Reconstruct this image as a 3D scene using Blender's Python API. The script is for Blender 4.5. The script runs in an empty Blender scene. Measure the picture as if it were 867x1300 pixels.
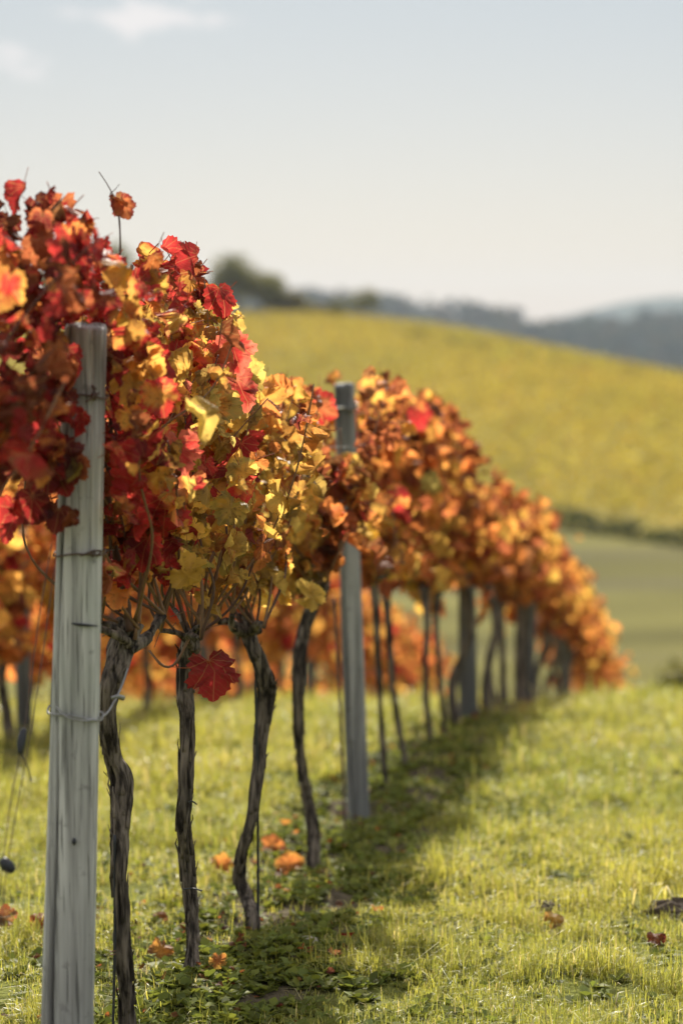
import bpy, math, random
import numpy as np
from mathutils import Vector, Matrix

random.seed(11)
RNG = np.random.default_rng(11)
SC = bpy.context.scene
COL = SC.collection
R = math.radians

# ------------------------------------------------------------------ camera, sky, sun, exposure
CAM_Z = 1.5
PITCH = math.atan(230 / 3069.0)
cam_d = bpy.data.cameras.new('camera')
cam = bpy.data.objects.new('camera', cam_d)
COL.objects.link(cam)
cam.location = (0, 0, CAM_Z)
cam.rotation_euler = (math.pi / 2 - PITCH, 0, 0)
cam_d.sensor_fit = 'VERTICAL'
cam_d.sensor_height = 36.0
cam_d.lens = 85.0
cam_d.clip_start = 0.05
cam_d.clip_end = 20000
cam_d.dof.use_dof = True
cam_d.dof.focus_distance = 6.25
cam_d.dof.aperture_fstop = 2.0
cam_d.dof.aperture_blades = 0
SC.camera = cam

SUN_EL, SUN_AZ = R(37), R(-1.0)          # azimuth from +Y towards +X
sun_d = bpy.data.lights.new('sun', 'SUN')
sun_d.energy = 4.7
sun_d.angle = R(0.5)
sun_d.color = (1.0, 0.93, 0.82)
sun = bpy.data.objects.new('sun', sun_d)
COL.objects.link(sun)
sdir = Vector((math.sin(SUN_AZ) * math.cos(SUN_EL), math.cos(SUN_AZ) * math.cos(SUN_EL), math.sin(SUN_EL)))
sun.rotation_euler = sdir.to_track_quat('Z', 'Y').to_euler()
sun.location = sdir * 50

SC.view_settings.view_transform = 'Standard'
SC.view_settings.look = 'None'
SC.view_settings.exposure = 0.88
SC.view_settings.gamma = 1.0
SC.view_settings.use_curve_mapping = False
SC.render.engine = 'CYCLES'
SC.cycles.use_denoising = True
SC.cycles.max_bounces = 6
SC.cycles.diffuse_bounces = 3
SC.cycles.glossy_bounces = 2
SC.cycles.transmission_bounces = 4
SC.cycles.transparent_max_bounces = 4
SC.cycles.volume_bounces = 0
SC.cycles.sample_clamp_indirect = 6.0
SC.cycles.caustics_reflective = False
SC.cycles.caustics_refractive = False

world = bpy.data.worlds.new('World')
SC.world = world
world.use_nodes = True
wt = world.node_tree
wt.nodes.clear()


def wn(t, **kw):
    n = wt.nodes.new(t)
    for k, v in kw.items():
        setattr(n, k, v)
    return n


w_out = wn('ShaderNodeOutputWorld')
w_bg = wn('ShaderNodeBackground')
w_sky = wn('ShaderNodeTexSky', sky_type='NISHITA')
w_sky.sun_disc = False
w_sky.sun_elevation = SUN_EL
w_sky.sun_rotation = SUN_AZ
w_sky.air_density = 1.0
w_sky.dust_density = 1.0
w_sky.ozone_density = 1.0
w_sky.altitude = 300
w_bg.inputs['Strength'].default_value = 0.10
# two small soft clouds, placed by direction
w_tc = wn('ShaderNodeTexCoord')
w_noise = wn('ShaderNodeTexNoise')
w_noise.inputs['Scale'].default_value = 55
w_noise.inputs['Detail'].default_value = 5
w_map = wn('ShaderNodeMapping')
w_map.inputs['Scale'].default_value = (1, 1, 2.2)
wt.links.new(w_tc.outputs['Generated'], w_map.inputs['Vector'])
wt.links.new(w_map.outputs['Vector'], w_noise.inputs['Vector'])


def wmath(op, a, b=None):
    n = wn('ShaderNodeMath', operation=op)
    for i, v in enumerate((a, b)):
        if v is None:
            continue
        if isinstance(v, (int, float)):
            n.inputs[i].default_value = v
        else:
            wt.links.new(v, n.inputs[i])
    return n.outputs[0]


def cloud_mask(direction, sx, sz):
    sub = wn('ShaderNodeVectorMath', operation='SUBTRACT')
    wt.links.new(w_tc.outputs['Generated'], sub.inputs[0])
    sub.inputs[1].default_value = direction
    sep = wn('ShaderNodeSeparateXYZ')
    wt.links.new(sub.outputs[0], sep.inputs[0])
    dx = wmath('DIVIDE', sep.outputs['X'], sx)
    dz = wmath('DIVIDE', sep.outputs['Z'], sz)
    d = wmath('SQRT', wmath('ADD', wmath('MULTIPLY', dx, dx), wmath('MULTIPLY', dz, dz)))
    front = wmath('GREATER_THAN', wmath('MULTIPLY', sep.outputs['Y'], 1.0), -0.4)
    v = wmath('ADD', wmath('SUBTRACT', 1.0, d), wmath('MULTIPLY', wmath('SUBTRACT', w_noise.outputs[0], 0.5), 3.2))
    n = wn('ShaderNodeMapRange', interpolation_type='SMOOTHSTEP')
    wt.links.new(v, n.inputs['Value'])
    n.inputs['From Min'].default_value = 0.0
    n.inputs['From Max'].default_value = 0.8
    return wmath('MULTIPLY', n.outputs[0], front)


def PD(px, py):
    u, v = (px - 433.5) / 3069.0, (650 - py) / 3069.0
    a = PITCH
    return Vector((u, math.cos(a) + v * math.sin(a), -math.sin(a) + v * math.cos(a)))


def P(px, py, Y):
    d = PD(px, py)
    d = d * (Y / d.y)
    return Vector((d.x, d.y, d.z + CAM_Z))


m1 = cloud_mask(PD(185, 14).normalized(), 0.030, 0.010)
m2 = cloud_mask(PD(10, 82).normalized(), 0.016, 0.008)
mm = wmath('MULTIPLY', wmath('MAXIMUM', m1, m2), 0.85)
w_mix = wn('ShaderNodeMix', data_type='RGBA')
wt.links.new(mm, w_mix.inputs[0])
# thin high haze veil: the clear sky is mostly replaced by an even pale light
w_veil = wn('ShaderNodeMix', data_type='RGBA')
w_veil.inputs[0].default_value = 0.80
wt.links.new(w_sky.outputs[0], w_veil.inputs[6])
w_el = wn('ShaderNodeSeparateXYZ')
wt.links.new(w_tc.outputs['Generated'], w_el.inputs[0])
w_er = wn('ShaderNodeMapRange', interpolation_type='SMOOTHSTEP')
wt.links.new(w_el.outputs['Z'], w_er.inputs['Value'])
w_er.inputs['From Min'].default_value = 0.04
w_er.inputs['From Max'].default_value = 0.19
w_vc = wn('ShaderNodeMix', data_type='RGBA')
wt.links.new(w_er.outputs[0], w_vc.inputs[0])
w_vc.inputs[6].default_value = (2.22, 2.06, 2.10, 1)
w_vc.inputs[7].default_value = (1.74, 1.90, 1.95, 1)
# sky overhead raised all round, out of frame, as added fill for the shade
w_hr = wn('ShaderNodeMapRange', interpolation_type='SMOOTHSTEP')
wt.links.new(w_el.outputs['Z'], w_hr.inputs['Value'])
w_hr.inputs['From Min'].default_value = 0.20
w_hr.inputs['From Max'].default_value = 0.50
w_hc = wn('ShaderNodeMix', data_type='RGBA')
wt.links.new(w_hr.outputs[0], w_hc.inputs[0])
wt.links.new(w_vc.outputs[2], w_hc.inputs[6])
w_hc.inputs[7].default_value = (6.4, 6.2, 6.0, 1)
wt.links.new(w_hc.outputs[2], w_veil.inputs[7])
wt.links.new(w_veil.outputs[2], w_mix.inputs[6])
w_mix.inputs[7].default_value = (5.0, 4.8, 4.7, 1)
wt.links.new(w_mix.outputs[2], w_bg.inputs['Color'])
wt.links.new(w_bg.outputs[0], w_out.inputs['Surface'])


# ------------------------------------------------------------------ helpers
def tag(o, label=None, cat=None, group=None, kind=None):
    if label:
        o['label'] = label
    if cat:
        o['category'] = cat
    if group:
        o['group'] = group
    if kind:
        o['kind'] = kind
    return o


def empty(name, loc, label, cat, group=None):
    o = bpy.data.objects.new(name, None)
    COL.objects.link(o)
    o.location = loc
    o.empty_display_size = 0.1
    return tag(o, label, cat, group)


class MB:
    """collects triangles / quads as numpy blocks with per-vertex colour (two) and rim, and per-vertex uv"""

    def __init__(self):
        self.v, self.t, self.q = [], [], []
        self.c, self.c2, self.rim, self.uv = [], [], [], []
        self.n = 0

    def add(self, v, tris=None, quads=None, col=(1, 1, 1), col2=None, rim=0.0, uv=None):
        v = np.asarray(v, dtype=np.float32).reshape(-1, 3)
        k = len(v)
        self.v.append(v)
        if tris is not None and len(tris):
            self.t.append(np.asarray(tris, dtype=np.int32).reshape(-1, 3) + self.n)
        if quads is not None and len(quads):
            self.q.append(np.asarray(quads, dtype=np.int32).reshape(-1, 4) + self.n)
        c = np.broadcast_to(np.asarray(col, dtype=np.float32), (k, 3))
        self.c.append(c)
        self.c2.append(c if col2 is None else np.broadcast_to(np.asarray(col2, dtype=np.float32), (k, 3)))
        self.rim.append(np.broadcast_to(np.asarray(rim, dtype=np.float32), (k,)))
        self.uv.append(np.zeros((k, 2), np.float32) if uv is None else np.asarray(uv, np.float32))
        self.n += k

    def build(self, name, mat, parent=None, loc=None, smooth=True, leaf=False, colour=True):
        v = np.concatenate(self.v).copy()
        if parent is not None:
            v -= np.array(parent.matrix_world.translation if parent.parent is None and False else world_loc(parent), dtype=np.float32)
        elif loc is not None:
            v -= np.array(loc, dtype=np.float32)
        t = np.concatenate(self.t) if self.t else np.zeros((0, 3), np.int32)
        q = np.concatenate(self.q) if self.q else np.zeros((0, 4), np.int32)
        me = bpy.data.meshes.new(name)
        me.vertices.add(len(v))
        me.vertices.foreach_set('co', v.ravel())
        nl = t.size + q.size
        me.loops.add(nl)
        li = np.concatenate([t.ravel(), q.ravel()]).astype(np.int32)
        me.loops.foreach_set('vertex_index', li)
        npol = len(t) + len(q)
        me.polygons.add(npol)
        ls = np.concatenate([np.arange(len(t)) * 3, t.size + np.arange(len(q)) * 4]).astype(np.int32)
        me.polygons.foreach_set('loop_start', ls)
        me.polygons.foreach_set('use_smooth', np.full(npol, smooth))
        me.update(calc_edges=True)
        if colour:
            ca = me.color_attributes.new('Col', 'FLOAT_COLOR', 'POINT')
            cc = np.concatenate(self.c)
            ca.data.foreach_set('color', np.concatenate([cc, np.ones((len(cc), 1), np.float32)], 1).astype(np.float32).ravel())
        if leaf:
            ca = me.color_attributes.new('Col2', 'FLOAT_COLOR', 'POINT')
            cc = np.concatenate(self.c2)
            ca.data.foreach_set('color', np.concatenate([cc, np.ones((len(cc), 1), np.float32)], 1).astype(np.float32).ravel())
            ra = me.attributes.new('rim', 'FLOAT', 'POINT')
            ra.data.foreach_set('value', np.concatenate(self.rim).astype(np.float32))
            uvl = me.uv_layers.new(name='UVMap')
            uv = np.concatenate(self.uv)
            uvl.data.foreach_set('uv', uv[li].astype(np.float32).ravel())
        me.materials.append(mat)
        me.validate()
        o = bpy.data.objects.new(name, me)
        COL.objects.link(o)
        if parent is not None:
            o.parent = parent
        elif loc is not None:
            o.location = loc
        return o


def world_loc(o):
    p = Vector(o.location)
    while o.parent:
        o = o.parent
        p = p + Vector(o.location)
    return p


def catmull(pts, step):
    """pts (n,k) -> densely resampled (m,k) by arc length of the first three columns"""
    pts = np.asarray(pts, dtype=float)
    p = np.vstack([2 * pts[0] - pts[1], pts, 2 * pts[-1] - pts[-2]])
    out = []
    for i in range(1, len(p) - 2):
        seg = np.linalg.norm(p[i + 1, :3] - p[i, :3])
        n = max(1, int(round(seg / step)))
        for j in range(n):
            t = j / n
            a, b, c, d = p[i - 1], p[i], p[i + 1], p[i + 2]
            out.append(0.5 * (2 * b + (c - a) * t + (2 * a - 5 * b + 4 * c - d) * t * t + (3 * b - a - 3 * c + d) * t ** 3))
    out.append(pts[-1])
    return np.array(out)


def tube(mb, path, rad, sides=8, prof=None, col=(1, 1, 1), cap=True):
    path = np.asarray(path, dtype=float)
    n = len(path)
    rad = np.broadcast_to(np.asarray(rad, dtype=float), (n,))
    tan = np.gradient(path, axis=0)
    tan /= np.linalg.norm(tan, axis=1)[:, None] + 1e-9
    a = np.array([1.0, 0, 0]) if abs(tan[0][0]) < 0.8 else np.array([0, 1.0, 0])
    verts = []
    th = np.linspace(0, 2 * np.pi, sides, endpoint=False)
    for i in range(n):
        a = a - tan[i] * np.dot(a, tan[i])
        a /= np.linalg.norm(a) + 1e-9
        b = np.cross(tan[i], a)
        r = rad[i] * (np.ones(sides) if prof is None else prof[i])
        verts.append(path[i] + np.outer(np.cos(th) * r, a) + np.outer(np.sin(th) * r, b))
    v = np.concatenate(verts)
    quads = []
    k = np.arange(sides)
    for i in range(n - 1):
        quads.append(np.stack([i * sides + k, i * sides + (k + 1) % sides, (i + 1) * sides + (k + 1) % sides, (i + 1) * sides + k], 1))
    tris = []
    if cap:
        v = np.vstack([v, path[0], path[-1]])
        e0, e1 = n * sides, n * sides + 1
        tris = [(e0, (j + 1) % sides, j) for j in range(sides)] + [(e1, (n - 1) * sides + j, (n - 1) * sides + (j + 1) % sides) for j in range(sides)]
    mb.add(v, tris, np.concatenate(quads), col)


_lat = np.random.default_rng(5).random((256, 256))


def vnoise(x, y):
    x = np.asarray(x, float)
    y = np.asarray(y, float)
    xi, yi = np.floor(x).astype(int), np.floor(y).astype(int)
    fx, fy = x - xi, y - yi
    fx, fy = fx * fx * (3 - 2 * fx), fy * fy * (3 - 2 * fy)
    g = lambda i, j: _lat[i & 255, j & 255]
    return (g(xi, yi) * (1 - fx) + g(xi + 1, yi) * fx) * (1 - fy) + (g(xi, yi + 1) * (1 - fx) + g(xi + 1, yi + 1) * fx) * fy


def fbm(x, y, o=4):
    s, a, t = 0, 0.5, 0
    for i in range(o):
        s = s + a * vnoise(x * 2 ** i + 17.3 * i, y * 2 ** i + 9.1 * i)
        t += a
        a *= 0.5
    return s / t


def sstep(a, b, x):
    t = np.clip((x - a) / (b - a), 0, 1)
    return t * t * (3 - 2 * t)


# ------------------------------------------------------------------ materials
def mat_new(name):
    m = bpy.data.materials.new(name)
    m.use_nodes = True
    nt = m.node_tree
    nt.nodes.clear()
    out = nt.nodes.new('ShaderNodeOutputMaterial')
    return m, nt, out


def N(nt, t, **kw):
    n = nt.nodes.new(t)
    for k, v in kw.items():
        setattr(n, k, v)
    return n


def M(nt, op, a, b=None, c=None):
    n = N(nt, 'ShaderNodeMath', operation=op)
    for i, v in enumerate((a, b, c)):
        if v is None:
            continue
        if isinstance(v, (int, float)):
            n.inputs[i].default_value = v
        else:
            nt.links.new(v, n.inputs[i])
    return n.outputs[0]


def mixc(nt, f, a, b, mode='MIX'):
    n = N(nt, 'ShaderNodeMix', data_type='RGBA', blend_type=mode)
    for i, v in ((0, f), (6, a), (7, b)):
        if isinstance(v, (int, float)):
            n.inputs[i].default_value = v
        elif isinstance(v, tuple):
            n.inputs[i].default_value = (*v, 1)
        else:
            nt.links.new(v, n.inputs[i])
    return n.outputs[2]


def noise(nt, scale, detail=4, vec=None, mapping=None):
    n = N(nt, 'ShaderNodeTexNoise')
    n.inputs['Scale'].default_value = scale
    n.inputs['Detail'].default_value = detail
    if vec is None:
        vec = N(nt, 'ShaderNodeTexCoord').outputs['Object']
    if mapping:
        mp = N(nt, 'ShaderNodeMapping')
        mp.inputs['Scale'].default_value = mapping
        nt.links.new(vec, mp.inputs['Vector'])
        vec = mp.outputs[0]
    nt.links.new(vec, n.inputs['Vector'])
    return n.outputs[0]


def rng_(nt, v, a, b, c=0.0, d=1.0):
    n = N(nt, 'ShaderNodeMapRange', interpolation_type='SMOOTHSTEP')
    nt.links.new(v, n.inputs['Value'])
    for k, x in (('From Min', a), ('From Max', b), ('To Min', c), ('To Max', d)):
        n.inputs[k].default_value = x
    return n.outputs[0]


def bsdf(nt, col, rough=0.6, spec=0.3, metal=0.0, normal=None):
    p = N(nt, 'ShaderNodeBsdfPrincipled')
    for k, v in (('Base Color', col), ('Roughness', rough), ('Specular IOR Level', spec), ('Metallic', metal)):
        if isinstance(v, tuple):
            p.inputs[k].default_value = (*v, 1)
        elif isinstance(v, (int, float)):
            p.inputs[k].default_value = v
        else:
            nt.links.new(v, p.inputs[k])
    if normal is not None:
        nt.links.new(normal, p.inputs['Normal'])
    return p.outputs[0]


def bump(nt, h, strength=0.5, dist=0.01):
    b = N(nt, 'ShaderNodeBump')
    b.inputs['Strength'].default_value = strength
    b.inputs['Distance'].default_value = dist
    nt.links.new(h, b.inputs['Height'])
    return b.outputs[0]


def attr(nt, name):
    n = N(nt, 'ShaderNodeAttribute')
    n.attribute_name = name
    return n


def trans(nt, surf, col, fac):
    t = N(nt, 'ShaderNodeBsdfTranslucent')
    nt.links.new(col, t.inputs['Color'])
    m = N(nt, 'ShaderNodeMixShader')
    m.inputs[0].default_value = fac
    nt.links.new(surf, m.inputs[1])
    nt.links.new(t.outputs[0], m.inputs[2])
    return m.outputs[0]


def leaf_material(name, veins=True, tfac=0.68, rough=0.5, tgain=1.5, spec=0.35):
    m, nt, out = mat_new(name)
    c1, c2, rim = attr(nt, 'Col').outputs['Color'], attr(nt, 'Col2').outputs['Color'], attr(nt, 'rim').outputs['Fac']
    n1 = noise(nt, 26, 5)
    f = M(nt, 'ADD', rim, M(nt, 'MULTIPLY', M(nt, 'SUBTRACT', n1, 0.5), 2.6))
    col = mixc(nt, rng_(nt, f, 0.3, 0.95), c1, c2)
    n2 = noise(nt, 95, 3)
    col = mixc(nt, rng_(nt, n2, 0.56, 0.72, 0, 0.55), col, (0.11, 0.045, 0.018))
    n3 = noise(nt, 9, 3)
    col = mixc(nt, 1.0, col, mixc(nt, rng_(nt, n3, 0.3, 0.7), (0.6, 0.55, 0.55), (1.3, 1.3, 1.3)), 'MULTIPLY')
    nrm = None
    if veins:
        uv = N(nt, 'ShaderNodeUVMap')
        sep = N(nt, 'ShaderNodeSeparateXYZ')
        nt.links.new(uv.outputs[0], sep.inputs[0])
        au = M(nt, 'ABSOLUTE', sep.outputs[0])
        v = sep.outputs[1]
        best = None
        for ang in (0, 36, 74, 118):
            d = M(nt, 'ABSOLUTE', M(nt, 'SUBTRACT', M(nt, 'MULTIPLY', au, math.cos(R(ang))), M(nt, 'MULTIPLY', v, math.sin(R(ang)))))
            along = M(nt, 'ADD', M(nt, 'MULTIPLY', au, math.sin(R(ang))), M(nt, 'MULTIPLY', v, math.cos(R(ang))))
            d = M(nt, 'ADD', d, M(nt, 'MULTIPLY', M(nt, 'LESS_THAN', along, 0.0), 1.0))
            best = d if best is None else M(nt, 'MINIMUM', best, d)
        # side veins: stripes in the distance along the main veins
        w = N(nt, 'ShaderNodeTexWave', wave_type='BANDS', bands_direction='DIAGONAL')
        nt.links.new(uv.outputs[0], w.inputs['Vector'])
        w.inputs['Scale'].default_value = 5.0
        w.inputs['Distortion'].default_value = 4.0
        side = rng_(nt, w.outputs['Fac'], 0.86, 1.0, 0, 0.13)
        vm = M(nt, 'MAXIMUM', rng_(nt, best, 0.004, 0.018, 0.6, 0.0), side)
        vc = mixc(nt, 0.55, c1, (0.62, 0.42, 0.16))
        col = mixc(nt, M(nt, 'MULTIPLY', vm, 0.6), col, vc)
        nrm = bump(nt, M(nt, 'SUBTRACT', n1, M(nt, 'MULTIPLY', vm, 0.8)), 0.6, 0.004)
    s = bsdf(nt, col, rough, spec, 0, nrm)
    tc = mixc(nt, 1.0, col, (tgain, tgain * 0.98, tgain * 0.9), 'MULTIPLY')
    nt.links.new(trans(nt, s, tc, tfac), out.inputs[0])
    return m


MAT = {}
MAT['leaf'] = leaf_material('vine_leaf')
MAT['leaf_far'] = leaf_material('vine_leaf_plain', veins=False, spec=0.18, rough=0.6)


def grass_material(name, tfac=0.5, rough=0.38, spec=0.5):
    m, nt, out = mat_new(name)
    c = attr(nt, 'Col').outputs['Color']
    s = bsdf(nt, c, rough, spec)
    nt.links.new(trans(nt, s, mixc(nt, 1.0, c, (1.3, 1.25, 0.9), 'MULTIPLY'), tfac), out.inputs[0])
    return m


MAT['grass'] = grass_material('grass_blades')
MAT['weed'] = grass_material('weed_leaves', 0.4, 0.6, 0.15)
MAT['crown'] = grass_material('tree_leaves', 0.35, 0.7, 0.05)
MAT['hill_leaf'] = grass_material('hillside_vine_leaves', 0.4, 0.8, 0.03)


def ground_material():
    m, nt, out = mat_new('ground')
    c = attr(nt, 'Col').outputs['Color']
    n1 = noise(nt, 3.0, 6)
    n2 = noise(nt, 40, 5)
    col = mixc(nt, 1.0, c, mixc(nt, n1, (0.65, 0.65, 0.65), (1.35, 1.35, 1.35)), 'MULTIPLY')
    col = mixc(nt, 1.0, col, mixc(nt, n2, (0.6, 0.6, 0.6), (1.4, 1.4, 1.4)), 'MULTIPLY')
    nt.links.new(bsdf(nt, col, 0.95, 0.03, 0, bump(nt, n2, 0.8, 0.03)), out.inputs[0])
    return m


MAT['ground'] = ground_material()


def bark_material():
    m, nt, out = mat_new('vine_bark')
    n1 = noise(nt, 60, 6, mapping=(1, 1, 0.10))
    n2 = noise(nt, 7, 4)
    n3 = noise(nt, 200, 3, mapping=(1, 1, 0.2))
    col = mixc(nt, rng_(nt, n1, 0.35, 0.68), (0.024, 0.019, 0.016), (0.235, 0.195, 0.155))
    col = mixc(nt, rng_(nt, n2, 0.5, 0.8, 0, 0.4), col, (0.22, 0.19, 0.155))
    h = M(nt, 'ADD', n1, M(nt, 'MULTIPLY', n3, 0.35))
    nt.links.new(bsdf(nt, col, 0.9, 0.15, 0, bump(nt, h, 1.0, 0.012)), out.inputs[0])
    return m


def wood_material(name, dark, light, green):
    m, nt, out = mat_new(name)
    n1 = noise(nt, 45, 6, mapping=(1, 1, 0.035))
    n2 = noise(nt, 5, 4, mapping=(1, 1, 0.5))
    n3 = noise(nt, 170, 4, mapping=(1, 1, 0.03))
    n4 = noise(nt, 30, 4)
    n5 = noise(nt, 14, 5, mapping=(1, 1, 0.12))
    z = N(nt, 'ShaderNodeSeparateXYZ')
    nt.links.new(N(nt, 'ShaderNodeTexCoord').outputs['Object'], z.inputs[0])
    topw = M(nt, 'MULTIPLY', rng_(nt, z.outputs[2], 1.25, 1.68), 0.9)
    low = M(nt, 'MULTIPLY', rng_(nt, z.outputs[2], 0.75, 0.2), 0.6)
    col = mixc(nt, rng_(nt, n1, 0.30, 0.70), dark, light)
    stain = M(nt, 'MULTIPLY', M(nt, 'MAXIMUM', topw, low), rng_(nt, n5, 0.36, 0.62))
    col = mixc(nt, stain, col, tuple(x * 0.55 for x in dark))
    col = mixc(nt, rng_(nt, n2, 0.45, 0.72, 0, 0.5), col, green)
    col = mixc(nt, rng_(nt, n3, 0.60, 0.70, 0, 0.75), col, tuple(x * 0.35 for x in dark))
    col = mixc(nt, rng_(nt, n4, 0.62, 0.75, 0, 0.5), col, tuple(x * 0.6 for x in dark))
    h = M(nt, 'SUBTRACT', n1, M(nt, 'MULTIPLY', rng_(nt, n3, 0.58, 0.7), 0.8))
    nt.links.new(bsdf(nt, col, 0.85, 0.2, 0, bump(nt, h, 0.7, 0.006)), out.inputs[0])
    return m


MAT['bark'] = bark_material()
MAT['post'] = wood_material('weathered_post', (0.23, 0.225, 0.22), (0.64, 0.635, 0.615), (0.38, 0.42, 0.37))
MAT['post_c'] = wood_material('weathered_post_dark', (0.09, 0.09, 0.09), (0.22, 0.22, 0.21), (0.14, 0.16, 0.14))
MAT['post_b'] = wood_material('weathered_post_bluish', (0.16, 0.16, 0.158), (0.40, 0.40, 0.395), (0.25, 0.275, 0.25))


def plain(name, col, rough=0.6, spec=0.3, metal=0.0, var=0.35, scale=30):
    m, nt, out = mat_new(name)
    n1 = noise(nt, scale, 4)
    c = mixc(nt, n1, tuple(x * (1 - var) for x in col), tuple(min(1, x * (1 + var)) for x in col))
    nt.links.new(bsdf(nt, c, rough, spec, metal, bump(nt, n1, 0.3, 0.003)), out.inputs[0])
    return m


MAT['cane'] = plain('vine_cane', (0.20, 0.115, 0.06), 0.65, 0.3, 0, 0.4, 60)
MAT['cane_dark'] = plain('vine_cane_dark', (0.10, 0.055, 0.04), 0.65, 0.3, 0, 0.4, 60)
MAT['wire'] = plain('galvanised_wire', (0.27, 0.27, 0.27), 0.55, 0.5, 0.5)
MAT['rust'] = plain('rusty_steel', (0.12, 0.085, 0.07), 0.8, 0.3, 0.2)
MAT['black'] = plain('black_plastic', (0.025, 0.027, 0.032), 0.5, 0.4)
MAT['plaster'] = plain('white_plaster', (0.75, 0.73, 0.69), 0.8, 0.2, 0, 0.05, 1)
MAT['tiles'] = plain('roof_tiles', (0.28, 0.11, 0.07), 0.8, 0.2, 0, 0.3, 2)
MAT['glass'] = plain('window_glass', (0.03, 0.035, 0.04), 0.1, 0.5)
MAT['stone'] = plain('field_stone', (0.30, 0.27, 0.22), 0.9, 0.2, 0, 0.5, 30)
MAT['soil'] = plain('dark_soil', (0.075, 0.058, 0.043), 0.95, 0.1, 0, 0.5, 40)
MAT['trunk'] = plain('tree_bark', (0.09, 0.07, 0.05), 0.9, 0.1, 0, 0.4, 3)

# ------------------------------------------------------------------ terrain
def rowx(Y, off=0.0):
    return 0.157 * np.asarray(Y, float) - 1.44 + off


_gp = [(5.36, 1395), (9.62, 1030), (13.88, 906)]
_gz = [(d, P(433, y, d).z) for d, y in _gp]
_gy = np.array([-60, -20, 0, 2.5] + [d for d, z in _gz] + [18.14, 22.4, 26.7, 30.9, 35.2, 45, 60, 80, 110, 150, 200], float)
_gv = np.array([3.0, 1.0, 0.02, -0.11] + [z for d, z in _gz] + [-1.28, -2.2, -3.2, -4.3, -5.4, -7.3, -9.3, -10.5, -11.2, -11.4, -11.4], float)
_dense = np.arange(-60, 200.01, 0.25)
_prof = np.interp(_dense, _gy, _gv)
for _ in range(2):
    _k = 13
    _pad = np.pad(_prof, (_k // 2,), mode='edge')
    _prof = np.convolve(_pad, np.ones(_k) / _k, 'valid')

_cx = np.array([-400, -150, -60, -15.4, 5, 18, 28.7, 46.7, 70, 120, 400], float)
_cz = np.array([-2, 3.0, 3.6, 2.9, 2.4, 0.2, -2.15, -5.9, -10, -18, -45], float) + CAM_Z - 1.6
RIDGE_Y = 1500.0
_rx = np.array([-900, -300, -36, 22, 100, 140, 150, 175, 212, 300, 900], float)
_rz = np.array([24, 24, 20, 12, 9, 7.5, 6.5, 5, 2, -6, -20], float)
_mx = np.array([-1500, -200, 200, 300, 360, 425, 520, 700, 1500], float)
_mz = np.array([-14, 0, 4, 24, 41, 45, 40, 14, -14], float)


def foot_y(X):
    return np.clip(147 + (20 - np.asarray(X)) * 2.2, 118, 225)


def hill_s(X, Y):
    f = foot_y(X)
    return (np.asarray(Y) - f) / (330 - f)


def gauss_interp(x, xp, fp, w):
    return sum(np.interp(x + d * w, xp, fp) * k for d, k in ((-1, .2), (-.5, .2), (0, .2), (.5, .2), (1, .2)))


def ground_base(X, Y):
    X = np.asarray(X, float)
    Y = np.asarray(Y, float)
    z = np.interp(Y, _dense, _prof)
    cross = np.clip(X - rowx(Y), -6, 8) * 0.016 * sstep(60, 30, Y)
    z = z + cross
    cz = gauss_interp(X, _cx, _cz, 12)
    s = hill_s(X, Y)
    sc = np.clip(s, 0, 1)
    hz = -11.4 + (cz + 11.4) * (0.35 * sc + 0.65 * (1 - (1 - sc) ** 1.7))
    z = np.where(s > 0, hz, z)
    # behind the crest
    t = np.clip((Y - 330) / 370, 0, 1)
    back = cz + (-45 - cz) * (t * t * (3 - 2 * t)) ** 0.8
    z = np.where(Y > 330, back, z)
    rz = gauss_interp(X, _rx, _rz, 34) + (fbm(X / 70, Y / 70 + 3, 3) - 0.5) * 10
    t2 = np.clip((Y - 700) / (RIDGE_Y - 700), 0, 1)
    far = -45 + (rz + 45) * (0.45 * t2 + 0.55 * t2 * t2)
    z = np.where(Y > 700, far, z)
    t3 = sstep(RIDGE_Y, 2300, Y)
    z = np.where(Y > RIDGE_Y, rz + (-50 - rz) * t3, z)
    mz = gauss_interp(X, _mx, _mz, 40)
    t4 = sstep(2300, 3000, Y)
    z = np.where(Y > 2300, -50 + (mz + 50) * t4, z)
    z = np.where(Y > 3000, mz + (-60 - mz) * sstep(3000, 3600, Y), z)
    return z


def ground(X, Y):
    X = np.asarray(X, float)
    Y = np.asarray(Y, float)
    z = ground_base(X, Y)
    near = sstep(45, 25, Y)
    strip = np.exp(-((X - rowx(Y)) / 0.35) ** 2)
    z = z + near * ((fbm(X * 1.3, Y * 1.3, 3) - 0.5) * 0.07 + (vnoise(X * 5, Y * 5) - 0.5) * (0.018 + 0.03 * strip) + (vnoise(X * 14, Y * 14) - .5) * 0.02 * strip)
    return z


def gz(x, y):
    return float(ground(np.array([x]), np.array([y]))[0])


def soil_mask(X, Y):
    off = np.abs(X - rowx(Y) - 0.06)  # bare soil shifted right, so its dark tone also deepens the row's shadow
    w = 0.30 + 0.25 * (fbm(X * 2.2 + 40, Y * 2.2, 3) - 0.5)
    m = sstep(w + 0.10, w - 0.10, off)
    for o in (-2.2, -4.4):
        m = np.maximum(m, sstep(0.4, 0.2, np.abs(X - rowx(Y, o))) * 0.6)
    return m


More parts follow.
